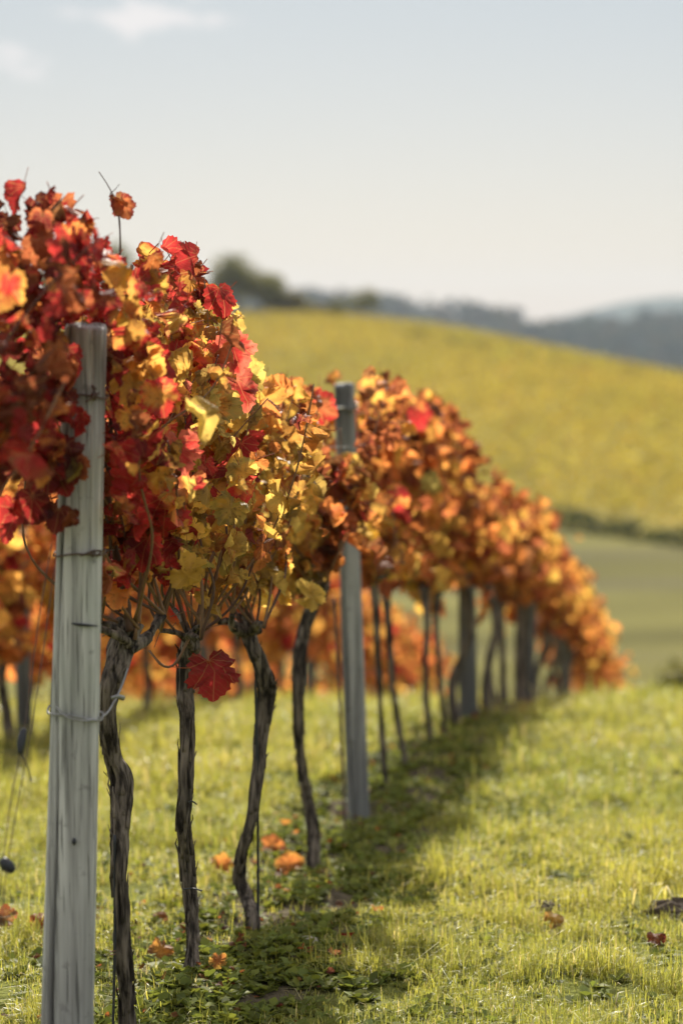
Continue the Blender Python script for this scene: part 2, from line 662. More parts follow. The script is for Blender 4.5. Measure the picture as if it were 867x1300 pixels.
def build_ground():
    ys = [-60, -40, -25, -15, -8, -3, 0, 2, 3.5]
    y = 4.5
    while y < 20:
        ys.append(y)
        y += 0.07 if y < 12 else 0.12
    while y < 3700:
        ys.append(y)
        y *= 1.022
    ys = np.array(ys)
    t = np.linspace(-1, 1, 441)
    u = np.sign(t) * np.abs(t) ** 2.2
    W = 30 + 0.95 * np.clip(ys, 0, None)
    X = u[None, :] * W[:, None]
    Y = np.repeat(ys[:, None], len(t), 1)
    Z = ground(X, Y)
    h, w = X.shape
    v = np.stack([X, Y, Z], -1).reshape(-1, 3)
    i = np.arange(h * w).reshape(h, w)
    q = np.stack([i[:-1, :-1], i[:-1, 1:], i[1:, 1:], i[1:, :-1]], -1).reshape(-1, 4)
    n1 = fbm(X / 3, Y / 3, 4)[..., None]
    n2 = fbm(X / 25, Y / 40, 4)[..., None]
    g = np.array([0.13, 0.14, 0.035]) * (0.7 + 0.6 * n1)
    n6 = fbm(X * 3.1, Y * 3.1, 4)[..., None]
    soil = np.array([0.085, 0.070, 0.046]) * (0.35 + 1.3 * n6)
    mead = np.array([0.125, 0.115, 0.032]) * (0.75 + 0.5 * n2)
    vin = np.array([0.26, 0.215, 0.05]) * (0.8 + 0.4 * n2)
    fld = np.where(fbm(X / 120, Y / 160 + 7, 2)[..., None] > 0.5, np.array([0.09, 0.115, 0.05]), np.array([0.2, 0.19, 0.09]))
    wood = np.array([0.035, 0.048, 0.028]) * (0.6 + 0.8 * n2)
    c = g.copy()
    k = lambda a: a[..., None]
    c = c * (1 - k(soil_mask(X, Y))) + soil * k(soil_mask(X, Y))
    mf = sstep(28, 60, Y)
    c = c * (1 - k(mf)) + mead * k(mf)
    # worn tracks over the meadow
    trk = np.exp(-((Y - (118 + 0.25 * X)) / 3.0) ** 2) * 0.7
    c = c * (1 - k(trk)) + np.array([0.09, 0.08, 0.045]) * k(trk)
    bandn = vnoise(X * 0.03 + 4, (Y - 0.3 * X) * 0.16) - 0.5
    c = c * (1 + k(sstep(45, 70, Y) * bandn * 1.0))
    trk2 = np.exp(-((Y - (136 + 0.2 * X)) / 4.0) ** 2) * 0.6 + np.exp(-((Y - (92 - 0.15 * X)) / 2.0) ** 2) * 0.45
    c = c * (1 - k(trk2)) + np.array([0.085, 0.075, 0.04]) * k(trk2)
    c = np.where(k(hill_s(X, Y) > -0.01), vin, c)
    c = np.where(k(Y > 400), fld, c)
    c = np.where(k(Y > 1150 + 220 * (fbm(X / 200, Y / 400, 2) - 0.5)), wood, c)
    mb = MB()
    mb.add(v, None, q, c.reshape(-1, 3))
    o = mb.build('ground', MAT['ground'])
    tag(o, kind='structure')


build_ground()


# ------------------------------------------------------------------ haze
def build_haze():
    m, nt, out = mat_new('haze_air')
    pv = N(nt, 'ShaderNodeVolumePrincipled')
    pv.inputs['Color'].default_value = (0.74, 0.86, 1.0, 1)
    pv.inputs['Density'].default_value = 0.00016
    pv.inputs['Anisotropy'].default_value = 0.0
    nt.links.new(pv.outputs[0], out.inputs['Volume'])
    x, y0, y1, z0, z1 = 3700, -70, 3760, -75, 85
    mb = MB()
    v = [(sx * x, yy, zz) for zz in (z0, z1) for yy in (y0, y1) for sx in (-1, 1)]
    mb.add(v, None, [(0, 2, 3, 1), (4, 5, 7, 6), (0, 1, 5, 4), (2, 6, 7, 3), (0, 4, 6, 2), (1, 3, 7, 5)])
    o = mb.build('haze', m, smooth=False)
    tag(o, kind='stuff')


build_haze()


# ------------------------------------------------------------------ far woods, trees, houses, hillside vines
def leaf_quads(mb, c, size, rng, col, up=0.0, asp=0.8):
    """random leaf-clump quads at centres c (n,3)"""
    n = len(c)
    a = rng.normal(size=(n, 3))
    a /= np.linalg.norm(a, axis=1)[:, None]
    b = rng.normal(size=(n, 3))
    b[:, 2] += up
    b -= a * (a * b).sum(1)[:, None]
    b /= np.linalg.norm(b, axis=1)[:, None]
    s = np.broadcast_to(np.asarray(size), (n,))[:, None] * rng.uniform(0.6, 1.3, (n, 1))
    a = a * s * asp * 0.5
    b = b * s * 0.5
    v = np.stack([c - b, c + a * 1.0, c + b, c - a], 1).reshape(-1, 3)
    q = np.arange(4 * n).reshape(-1, 4)
    mb.add(v, None, q, np.repeat(np.broadcast_to(col, (n, 3)), 4, 0))


def crown_points(rng, n, rx, ry, rz, lobes):
    """clumpy crown: leaf points on and in several uneven lobes"""
    pts = []
    for k in range(lobes):
        d = rng.normal(size=3)
        d /= np.linalg.norm(d)
        d[2] = abs(d[2]) * 0.9 - 0.25
        cen = d * np.array([rx, ry, rz]) * rng.uniform(0.35, 0.75)
        r = rng.uniform(0.28, 0.5)
        m = n // lobes
        p = rng.normal(size=(m, 3))
        p /= np.linalg.norm(p, axis=1)[:, None]
        p *= rng.uniform(0.55, 1.05, (m, 1)) * r
        pts.append(cen + p * np.array([rx, ry, rz]))
    return np.concatenate(pts)


def make_tree(name, x, y, h, w, label, cat, group, cols, n=1500, lobes=14, trunk=0.3, seed=0, leafsize=0.4, sink=0.15):
    rng = np.random.default_rng(seed)
    z = gz(x, y)
    root = empty(name, (x, y, z - sink), label, cat, group)
    th = h * trunk
    tm = MB()
    path = catmull([(x, y, z - 0.3), (x + rng.normal() * .05 * h, y, z + th * .6), (x + rng.normal() * .06 * h, y + rng.normal() * .05 * h, z + h * 0.75)], 0.4)
    tube(tm, path, np.linspace(h * 0.035, h * 0.008, len(path)), 8)
    for k in range(6):
        st = path[int(len(path) * rng.uniform(0.35, 0.8))]
        d = rng.normal(size=3)
        d[2] = abs(d[2]) + 0.4
        d /= np.linalg.norm(d)
        e = st + d * h * 0.3 * np.array([w / h, w / h, 1])
        pp = catmull([st, st * .5 + e * .5 + rng.normal(size=3) * .03 * h, e], 0.4)
        tube(tm, pp, np.linspace(h * 0.015, h * 0.004, len(pp)), 6)
    tm.build('trunk', MAT['trunk'], root)
    cm = MB()
    cz = z + th + (h - th) * 0.48
    p = crown_points(rng, n, w * 0.5, w * 0.5, (h - th) * 0.56, lobes)
    cc = np.array(cols)
    pick = cc[rng.integers(0, len(cc), n)][: len(p)] * rng.uniform(0.7, 1.3, (len(p), 1))
    leaf_quads(cm, p + np.array([x, y, cz]), leafsize, rng, pick)
    cm.build('crown', MAT['crown'], root, smooth=False)
    return root


DG = [(0.085, 0.095, 0.028), (0.13, 0.13, 0.034), (0.17, 0.15, 0.036)]
OG = [(0.15, 0.15, 0.036), (0.2, 0.17, 0.04), (0.12, 0.125, 0.03)]
YG = [(0.18, 0.155, 0.04), (0.14, 0.13, 0.035), (0.2, 0.15, 0.04)]


def ridge_at(px, Y):
    X = (px - 433.5) / 3069 * Y
    return X


for i, (px, top, w, cols, lab) in enumerate([
    (60, 345, 60, DG, 'dark tree on the hill crest behind the crimson leaves over the first post'),
    (150, 318, 70, DG, 'dark round tree on the hill crest behind the tall thin shoot'),
    (215, 335, 60, DG, 'dark tree on the hill crest half hidden by red vine tops'),
    (298, 326, 64, DG, 'tallest dark green tree of the clump on the hill crest'),
    (335, 342, 56, OG, 'olive green tree in the middle of the clump on the hill crest'),
    (366, 362, 44, YG, 'low yellowish tree at the open end of the crest clump'),
]):
    Y = 336
    h = (398 - top) / 3069 * Y * 1.36
    make_tree('crest_tree', ridge_at(px, Y), Y, h, w / 3069 * Y * 1.25, lab, 'tree', 'trees on the hill crest', cols, 2200, 16, 0.12, 30 + i, 0.5)
for i, (px, top, w, cols, lab) in enumerate([
    (400, 381, 40, YG, 'small low shrub on the crest beside the tree clump'),
    (426, 378, 30, OG, 'small olive shrub between the crest clump and the last dark bush'),
    (462, 366, 46, DG, 'dark bush standing alone on the crest before the hill falls away'),
]):
    Y = 334
    h = (399 - top) / 3069 * Y * 1.75
    make_tree('crest_shrub', ridge_at(px, Y), Y, h, w / 3069 * Y * 1.2, lab, 'shrub', 'shrubs on the hill crest', cols, 700, 8, 0.08, 60 + i, 0.4)


def build_hill_vines():
    rng = np.random.default_rng(3)
    mb = MB()
    xs, ys, zs = [], [], []
    cols = []
    for k in range(-90, 110):
        x0 = k * 2.5 + 0.12 * math.sin(k * 2.7)
        yy = np.arange(112, 340, 0.34)
        xx = x0 + (yy - 200) * 0.50 + 0.3 * np.sin(yy / 23 + k)
        s = hill_s(xx, yy)
        keep = (s > 0.012) & (s < 1.03) & (np.abs(xx) < yy * 0.155 + 6)
        # grassy track across the upper slope
        band = 0.80 - 0.0022 * (xx - 10)
        keep &= ~((np.abs(s - band) < 0.03) & (xx > 6))
        keep &= rng.random(len(yy)) < 0.93
        xx, yy = xx[keep], yy[keep]
        xs.append(np.repeat(xx, 4))
        ys.append(np.repeat(yy, 4))
    x, y = np.concatenate(xs), np.concatenate(ys)
    n = len(x)
    x = x + rng.normal(0, 0.33, n)
    y = y + rng.normal(0, 0.15, n)
    z = ground_base(x, y) + rng.beta(2.0, 1.6, n) * 1.75 + 0.1
    f = fbm(x / 14, y / 22, 3)
    s = hill_s(x, y)
    yel = np.array([0.40, 0.315, 0.055])
    grn = np.array([0.31, 0.275, 0.052])
    org = np.array([0.38, 0.25, 0.045])
    k = np.clip(sstep(0.30, 0.68, f) * 0.6 + 0.4 * (1 - s), 0, 1)[:, None]
    c = grn * (1 - k) + yel * k
    o = (rng.random(n) < 0.12)[:, None]
    c = np.where(o, org, c) * rng.uniform(0.75, 1.25, (n, 1))
    leaf_quads(mb, np.stack([x, y, z], 1), 0.5, rng, c)
    o = mb.build('hillside_vineyard', MAT['hill_leaf'], smooth=False)
    tag(o, 'golden vineyard rows covering the hillside as one mass', 'vineyard', None, 'stuff')


build_hill_vines()


def build_hedge(name, pts, h, w, per, cols, label, leafsize, seed):
    rng = np.random.default_rng(seed)
    pts = catmull([(x, y, 0) for x, y in pts], 0.8)[:, :2]
    mb = MB()
    n = len(pts) * per
    base = np.repeat(pts, per, 0)
    x = base[:, 0] + rng.normal(0, w * .4, n)
    y = base[:, 1] + rng.normal(0, w * .4, n)
    hh = h * (0.6 + 0.7 * vnoise(base[:, 0] / 2.5, base[:, 1] / 2.5))
    z = ground_base(x, y) + rng.uniform(0, 1, n) * hh
    cc = np.array(cols)[rng.integers(0, len(cols), n)] * rng.uniform(0.7, 1.3, (n, 1))
    loc = (float(pts[0][0]), float(pts[0][1]), float(ground_base(pts[0][0], pts[0][1])))
    leaf_quads(mb, np.stack([x, y, z], 1), leafsize, rng, cc)
    o = mb.build(name, MAT['crown'], loc=loc, smooth=False)
    tag(o, label, 'hedge')
    return o


hx = np.linspace(2, 42, 14)
build_hedge('hedge', [(x, float(foot_y(x)) - 1.5) for x in hx], 1.15, 1.2, 26, [(0.06, 0.075, 0.02), (0.09, 0.09, 0.028), (0.045, 0.055, 0.02)],
            'low dark green hedge along the foot of the yellow vineyard slope', 0.45, 5)
build_hedge('hedge', [(x, float(foot_y(x) + (330 - foot_y(x)) * (0.80 - 0.0022 * (x - 10)))) for x in np.linspace(8, 60, 12)], 1.5, 1.0, 24,
            [(0.045, 0.05, 0.016), (0.06, 0.06, 0.02)], 'thin greenish hedge line crossing the upper yellow vineyard slope', 0.45, 6)
# valley bush at the picture's edge
make_tree('valley_bush', float(P(858, 830, 62).x), 62, 2.6, 2.2, 'dark round bush in the valley meadow beyond the row end', 'bush', None, OG, 1300, 12, 0.1, 77, 0.22, 0.1)
make_tree('valley_bush', float(P(806, 862, 60).x), 60, 1.5, 1.1, 'small low bush in the valley beside the last orange vines', 'bush', None, OG, 600, 8, 0.1, 78, 0.2, 0.1)


def build_forest():
    rng = np.random.default_rng(8)
    mb = MB()
    n_t = 1500
    Y = rng.uniform(1160, 1560, n_t)
    X = rng.uniform(-0.16, 0.17, n_t) * Y
    keep = fbm(X / 60, Y / 90, 2) > 0.36
    X, Y = X[keep], Y[keep]
    Z = ground_base(X, Y)
    m = 46
    n_t = len(X)
    h = rng.uniform(6, 11, n_t)
    p = rng.normal(size=(n_t, m, 3))
    p /= np.linalg.norm(p, axis=2)[..., None]
    p *= np.stack([h * .42, h * .42, h * .5], 1)[:, None, :]
    p += np.stack([X, Y, Z + h * .5], 1)[:, None, :]
    cc = np.array([(0.03, 0.042, 0.022), (0.045, 0.055, 0.026), (0.06, 0.06, 0.028), (0.075, 0.06, 0.03)])[rng.integers(0, 4, n_t)]
    leaf_quads(mb, p.reshape(-1, 3), 3.4, rng, np.repeat(cc, m, 0) * rng.uniform(.75, 1.25, (n_t * m, 1)))
    o = mb.build('forest', MAT['crown'], smooth=False)
    tag(o, 'blue grey forest covering the far ridge', 'forest', None, 'stuff')


build_forest()


def build_house(px, py, Y, w, d, h, rot, label):
    X = float(P(px, py, Y).x)
    z = float(ground_base(X, Y))
    root = empty('farmhouse', (X, Y, z), label, 'house', 'white houses in the far valley')
    root.rotation_euler = (0, 0, rot)
    off = np.array([X, Y, z])

    def box(mb, x0, x1, y0, y1, z0, z1):
        v = np.array([(x, y, zz) for zz in (z0, z1) for y in (y0, y1) for x in (x0, x1)]) + off
        mb.add(v, None, [(0, 2, 3, 1), (4, 5, 7, 6), (0, 1, 5, 4), (2, 6, 7, 3), (0, 4, 6, 2), (1, 3, 7, 5)])
    mb = MB()
    box(mb, -w / 2, w / 2, -d / 2, d / 2, -3, h)
    mb.build('wall', MAT['plaster'], root, smooth=False)
    mb = MB()
    rh = d * 0.38
    e = 0.5
    v = np.array([(-w / 2 - e, -d / 2 - e, h), (w / 2 + e, -d / 2 - e, h), (w / 2 + e, d / 2 + e, h), (-w / 2 - e, d / 2 + e, h), (-w / 2 - e, 0, h + rh), (w / 2 + e, 0, h + rh)]) + np.array([0, 0, 0.003]) + off
    mb.add(v, [(0, 4, 3), (1, 2, 5)], [(0, 1, 5, 4), (2, 3, 4, 5), (0, 3, 2, 1)])
    rf = mb.build('roof', MAT['tiles'], root, smooth=False)
    mb = MB()
    box(mb, w * 0.2, w * 0.2 + 0.9, 0.4, 1.3, h + 0.3, h + rh + 0.9)
    mb.build('chimney', MAT['plaster'], rf, smooth=False)
    for kx in (-0.3, 0.0, 0.3):
        mb = MB()
        box(mb, kx * w - .6, kx * w + .6, -d / 2 - 0.06, -d / 2 + 0.05, h * .4, h * .75)
        mb.build('window', MAT['glass'], root, smooth=False)


build_house(628, 421, 905, 10, 7, 5, 0.2, 'white house with low red roof in the valley left of its twin')
build_house(654, 423, 925, 7, 6, 4.5, -0.3, 'smaller white house beside the larger one in the far valley')
build_house(860, 438, 960, 8, 7, 6, 0.1, 'white house alone where the wooded ridge runs down to the valley')

# ------------------------------------------------------------------ posts
def build_post(Y, off_x, top_pt, w0, w1, mat, label, group, detail=True, seed=1, lean=None, zt=None):
    """split grey vineyard post from below ground to top_pt, squarish section with a long drying crack"""
    rng = np.random.default_rng(seed)
    bx = float(rowx(Y)) + off_x
    bz = gz(bx, Y)
    root = empty('wooden_post', (bx, Y, bz), label, 'post', group)
    mb = MB()
    n = 90 if detail else 24
    sides = 160 if detail else 16
    b0 = np.array([bx, Y, bz - 0.25])
    b1 = np.array(top_pt)
    th = np.linspace(0, 2 * np.pi, sides, endpoint=False)
    sq = 1.0 / (np.abs(np.cos(th)) ** 3.2 + np.abs(np.sin(th)) ** 3.2) ** (1 / 3.2)
    ang_crack = R(-124)                      # towards the camera, left part of the face
    verts = []
    for i in range(n):
        t = i / (n - 1)
        c = b0 + (b1 - b0) * t
        w = (w0 + (w1 - w0) * t) / 2
        wob = 1 + 0.05 * (vnoise(np.full(sides, t * 5), th * 1.1 + seed * 7) - .5) + 0.02 * (vnoise(np.full(sides, t * 2.0), th * 9) - .5)
        r = sq * w * wob
        if detail:
            da = (th - (ang_crack + 0.12 * math.sin(t * 5 + 1) + .05 * math.sin(t * 17)) + np.pi) % (2 * np.pi) - np.pi
            depth = 0.62 * (0.7 + 0.45 * math.sin(t * 9 + 2) ** 2) * (1.6 if t > 0.8 else 1)
            r = r * (1 - depth * np.exp(-(da / 0.060) ** 2))
            da2 = (th - R(-62) - 0.1 * math.sin(t * 4) + np.pi) % (2 * np.pi) - np.pi
            if t > 0.72:
                r = r * (1 - 0.10 * sstep(0.72, 0.95, t) * np.exp(-(da2 / 0.07) ** 2))
        dz = 0.012 * (vnoise(th * 2, th * 0 + seed) - .5) if i == n - 1 else 0
        x = c[0] + np.cos(th) * r * 0.97
        y = c[1] + np.sin(th) * r
        verts.append(np.stack([x, y, np.full(sides, c[2]) + dz], 1))
    v = np.concatenate(verts)
    k = np.arange(sides)
    q = np.concatenate([np.stack([i * sides + k, i * sides + (k + 1) % sides, (i + 1) * sides + (k + 1) % sides, (i + 1) * sides + k], 1) for i in range(n - 1)])
    # rounded top: two shrinking rings
    last = verts[-1]
    cen = last.mean(0)
    base = (n - 1) * sides
    for f, dz in ((0.93, 0.006), (0.5, 0.010)):
        ring = cen + (last - cen) * f
        ring[:, 2] = last[:, 2] + dz
        v = np.vstack([v, ring])
        nb = len(v) - sides
        q = np.vstack([q, np.stack([base + k, base + (k + 1) % sides, nb + (k + 1) % sides, nb + k], 1)])
        base = nb
    v = np.vstack([v, cen + np.array([0, 0, 0.010])])
    tr = [(len(v) - 1, base + j, base + (j + 1) % sides) for j in range(sides)]
    mb.add(v, tr, q)
    mb.build('shaft', mat, root)
    return root, b0, b1


def post_axis(b0, b1, z):
    t = (z - b0[2]) / (b1[2] - b0[2])
    return b0 + (b1 - b0) * t


def wire_band(root, b0, b1, z, r, wrad, mat, name='wire_tie', tilt=0.0, knot=True, seed=0):
    rng = np.random.default_rng(seed)
    c = post_axis(b0, b1, z)
    th = np.linspace(0, 2 * np.pi, 37)
    sq = 1.0 / (np.abs(np.cos(th)) ** 3.2 + np.abs(np.sin(th)) ** 3.2) ** (1 / 3.2)
    p = np.stack([c[0] + np.cos(th) * r * sq, c[1] + np.sin(th) * r * sq, c[2] + np.cos(th) * tilt + 0.003 * np.sin(th * 3)], 1)
    mb = MB()
    tube(mb, p, wrad, 6)
    if knot:
        kx = c + np.array([r * 0.62, -r * 1.0, 0])
        for j in range(5):
            e = kx + rng.normal(0, 0.012, 3) + np.array([0, -.004, 0.006])
            pp = catmull([kx + rng.normal(0, .004, 3), kx + rng.normal(0, .009, 3) + np.array([0, -.008, .004]), e], 0.004)
            tube(mb, pp, wrad * 1.1, 5)
    return mb.build(name, mat, root)


G_POST = 'grey wooden posts of the vine row'
post1, a0, a1 = build_post(5.36, -0.034, P(109, 417, 5.36), 0.127, 0.094, MAT['post'],
                           'thick weathered grey post with a long crack, wire ties and crimson leaves over its top', G_POST, True, 1)
wire_band(post1, a0, a1, P(100, 702, 5.36).z, 0.0565, 0.0022, MAT['rust'], tilt=0.002, seed=1)
wire_band(post1, a0, a1, P(100, 502, 5.36).z, 0.053, 0.0022, MAT['rust'], tilt=-0.004, seed=2)
wire_band(post1, a0, a1, P(100, 905, 5.36).z, 0.0605, 0.0025, MAT['wire'], tilt=-0.010, seed=3, knot=False)
# dark hollows of a saw notch and a knot hole, put in as black tubes
mb = MB()
c = P(113, 790, 5.36)
cc = np.array(c) + np.array([-0.004, -0.0545, 0])
pth = catmull([cc + np.array([-0.030, 0.003, 0.004]), cc + np.array([-.005, -.0015, .001]), cc + np.array([0.030, .002, -0.002])], 0.005)
tube(mb, pth, 0.0028 * np.sin(np.linspace(0.35, 2.9, len(pth))) + 0.0006, 6)
o = mb.build('saw_notch', MAT['black'], post1)
mb = MB()
kc = np.array(P(98, 1061, 5.36)) + np.array([0, -0.060, 0])
pth = catmull([kc + np.array([0, 0, -0.008]), kc + np.array([0.001, -.001, 0]), kc + np.array([0, 0, 0.008])], 0.002)
tube(mb, pth, 0.005 * np.sin(np.linspace(0.3, 2.84, len(pth))), 8)
mb.build('knot_hole', MAT['black'], post1)

post2, b0, b1 = build_post(9.62, 0.006, P(437, 490, 9.62), 0.095, 0.082, MAT['post_b'],
                           'slim blue grey post between the yellow vines and the rust orange ones', G_POST, True, 2)
wire_band(post2, b0, b1, P(440, 518, 9.62).z, 0.048, 0.004, MAT['wire'], seed=4)
mb = MB()
tube(mb, catmull([np.array(P(404, 523, 9.45)), np.array(P(420, 519, 9.52)), np.array(P(436, 517, 9.565))], 0.02), 0.005, 6)
mb.build('wire_gleam', MAT['plaster'], post2)  # plain white tube stands in for the gleam on a wire
far_lab = ['third grey post with a broad dark shaft under rust orange leaves', 'fourth post, thin and grey, where the grass bank tops out']
posts = [(post1, a0, a1), (post2, b0, b1)]
for i in range(2, 8):
    Y = 5.36 + 4.26 * i
    x = float(rowx(Y))
    z = gz(x, Y)
    lab = far_lab[i - 2] if i < 4 else 'grey post low down the row among small orange vines'
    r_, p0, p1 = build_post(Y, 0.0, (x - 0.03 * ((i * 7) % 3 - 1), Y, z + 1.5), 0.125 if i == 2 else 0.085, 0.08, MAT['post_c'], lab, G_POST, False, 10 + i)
    posts.append((r_, p0, p1))

G_POST2 = 'posts of the next vine row'
for i, Y in enumerate((12.6, 17.0, 21.4, 25.8)):
    x = float(rowx(Y, -2.2))
    z = gz(x, Y)
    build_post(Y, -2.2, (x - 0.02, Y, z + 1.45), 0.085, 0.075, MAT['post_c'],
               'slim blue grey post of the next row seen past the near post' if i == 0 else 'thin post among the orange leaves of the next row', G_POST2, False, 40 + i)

# ------------------------------------------------------------------ trellis wires
def build_row_wire(h_list, off, label_fmt, y0, y1, step=0.5, rad=0.0016):
    for h, lab in h_list:
        mb = MB()
        ys = np.arange(y0, y1, step)
        xs = rowx(ys, off)
        base = np.interp(ys, [p[1][1] for p in posts], [p[1][2] + 0.25 for p in posts]) if off == 0 else ground_base(xs, ys)
        zs = base + h - 0.012 * np.abs(np.sin((ys - 5.36) / 4.26 * np.pi))
        tube(mb, catmull(np.stack([xs + 0.01, ys, zs], 1), 0.25), rad, 5)
        o = mb.build('trellis_wire', MAT['wire'], loc=(float(xs[0]), float(ys[0]), float(zs[0])))
        tag(o, lab, 'wire', 'trellis wires along the vine row')


hz1 = gz(float(rowx(5.36)), 5.36)
W_MID = P(100, 702, 5.36).z - hz1
W_LOW = P(100, 905, 5.36).z - hz1 + 0.03
build_row_wire([(W_MID, 'middle trellis wire of the main row, tied below the crimson leaves'),
                (1.50, 'top trellis wire of the main row, fastened near the post tops')], 0.0, '', 5.36, 34.5)

# twisted tie wire from the first post round the first trunk head
mb = MB()
pp = catmull([np.array(P(x, y, d)) for x, y, d in ((72, 897, 5.30), (85, 910, 5.28), (110, 915, 5.28), (133, 908, 5.42), (146, 890, 5.60), (156, 868, 5.70), (163, 848, 5.72))], 0.01)
tube(mb, pp, 0.0026, 6)
pp = catmull([np.array(P(x, y, d)) for x, y, d in ((142, 886, 5.56), (150, 884, 5.56), (156, 886, 5.6))], 0.004)
tube(mb, pp, np.linspace(0.004, 0.007, len(pp)), 6)
tag(mb.build('tie_wire', MAT['wire'], loc=tuple(P(110, 915, 5.28))), 'slack twisted wire looped from the grey post to the nearest trunk', 'wire')

# slack guy lines on the left of the post with black tensioners
for i, (pts, lab) in enumerate([
    ([(66, 690, 5.30), (48, 800, 5.22), (30, 935, 5.12), (14, 1020, 5.05), (-6, 1180, 4.95)], 'guy wire with a black tensioner halfway down, beside the thick post'),
    ([(70, 720, 5.30), (52, 850, 5.2), (34, 960, 5.12), (12, 1085, 5.0), (-2, 1200, 4.95)], 'guy wire ending in a black tag near the grass, beside the thick post'),
]):
    mb = MB()
    w3 = [np.array(P(*p)) for p in pts]
    tube(mb, catmull(w3, 0.03), 0.0011, 6)
    root = empty('guy_wire', tuple(w3[0]), lab, 'wire', 'guy wires of the first post')
    mb.build('strand', MAT['rust'], root)
    mb = MB()
    if i == 0:
        pp = catmull([np.array(P(31, 925, 5.12)), np.array(P(28, 940, 5.11)), np.array(P(26, 957, 5.10))], 0.004)
        tube(mb, pp, 0.008 * np.sin(np.linspace(.5, 2.7, len(pp))) + .002, 8)
        pp = catmull([np.array(P(27, 955, 5.10)), np.array(P(36, 975, 5.10)), np.array(P(40, 992, 5.10))], 0.004)
        tube(mb, pp, 0.0015, 5)
        mb.build('tensioner', MAT['black'], root)
    else:
        pp = catmull([np.array(P(3, 1090, 5.0)), np.array(P(10, 1099, 5.0)), np.array(P(19, 1106, 5.0))], 0.003)
        tube(mb, pp, 0.012 * np.sin(np.linspace(.45, 2.8, len(pp))) + .002, 8)
        mb.build('weight', MAT['black'], root)

# ------------------------------------------------------------------ grape leaves
_half = [(0.00, 0.02), (0.05, -0.10), (0.13, -0.20), (0.21, -0.17), (0.29, -0.21), (0.35, -0.12), (0.44, -0.08), (0.43, 0.01), (0.52, 0.07), (0.48, 0.14),
         (0.42, 0.185), (0.50, 0.24), (0.50, 0.33), (0.59, 0.40), (0.52, 0.46), (0.53, 0.55), (0.44, 0.54), (0.41, 0.59), (0.33, 0.55), (0.30, 0.605),
         (0.33, 0.68), (0.25, 0.71), (0.23, 0.79), (0.14, 0.80), (0.10, 0.88)]
_half_lo = [(0.00, 0.02), (0.13, -0.18), (0.35, -0.14), (0.50, 0.08), (0.43, 0.18), (0.57, 0.42), (0.43, 0.565), (0.31, 0.57), (0.24, 0.77)]


def leaf_template(half):
    o = half + [(0.0, 0.92)] + [(-x, y) for x, y in half[:0:-1]]
    o = np.array(o)
    n = len(o)
    c = np.array([0.0, 0.30])
    r1 = c + (o - c) * 0.52
    v2 = np.vstack([c, r1, o])
    k = np.arange(n)
    tris = np.stack([np.zeros(n, int), 1 + k, 1 + (k + 1) % n], 1)
    quads = np.stack([1 + k, 1 + n + k, 1 + n + (k + 1) % n, 1 + (k + 1) % n], 1)
    rim = np.concatenate([[0.0], np.full(n, 0.5), np.full(n, 1.0)])
    return v2, tris, quads, rim


LEAF_HI = leaf_template(_half)
LEAF_LO = leaf_template(_half_lo)


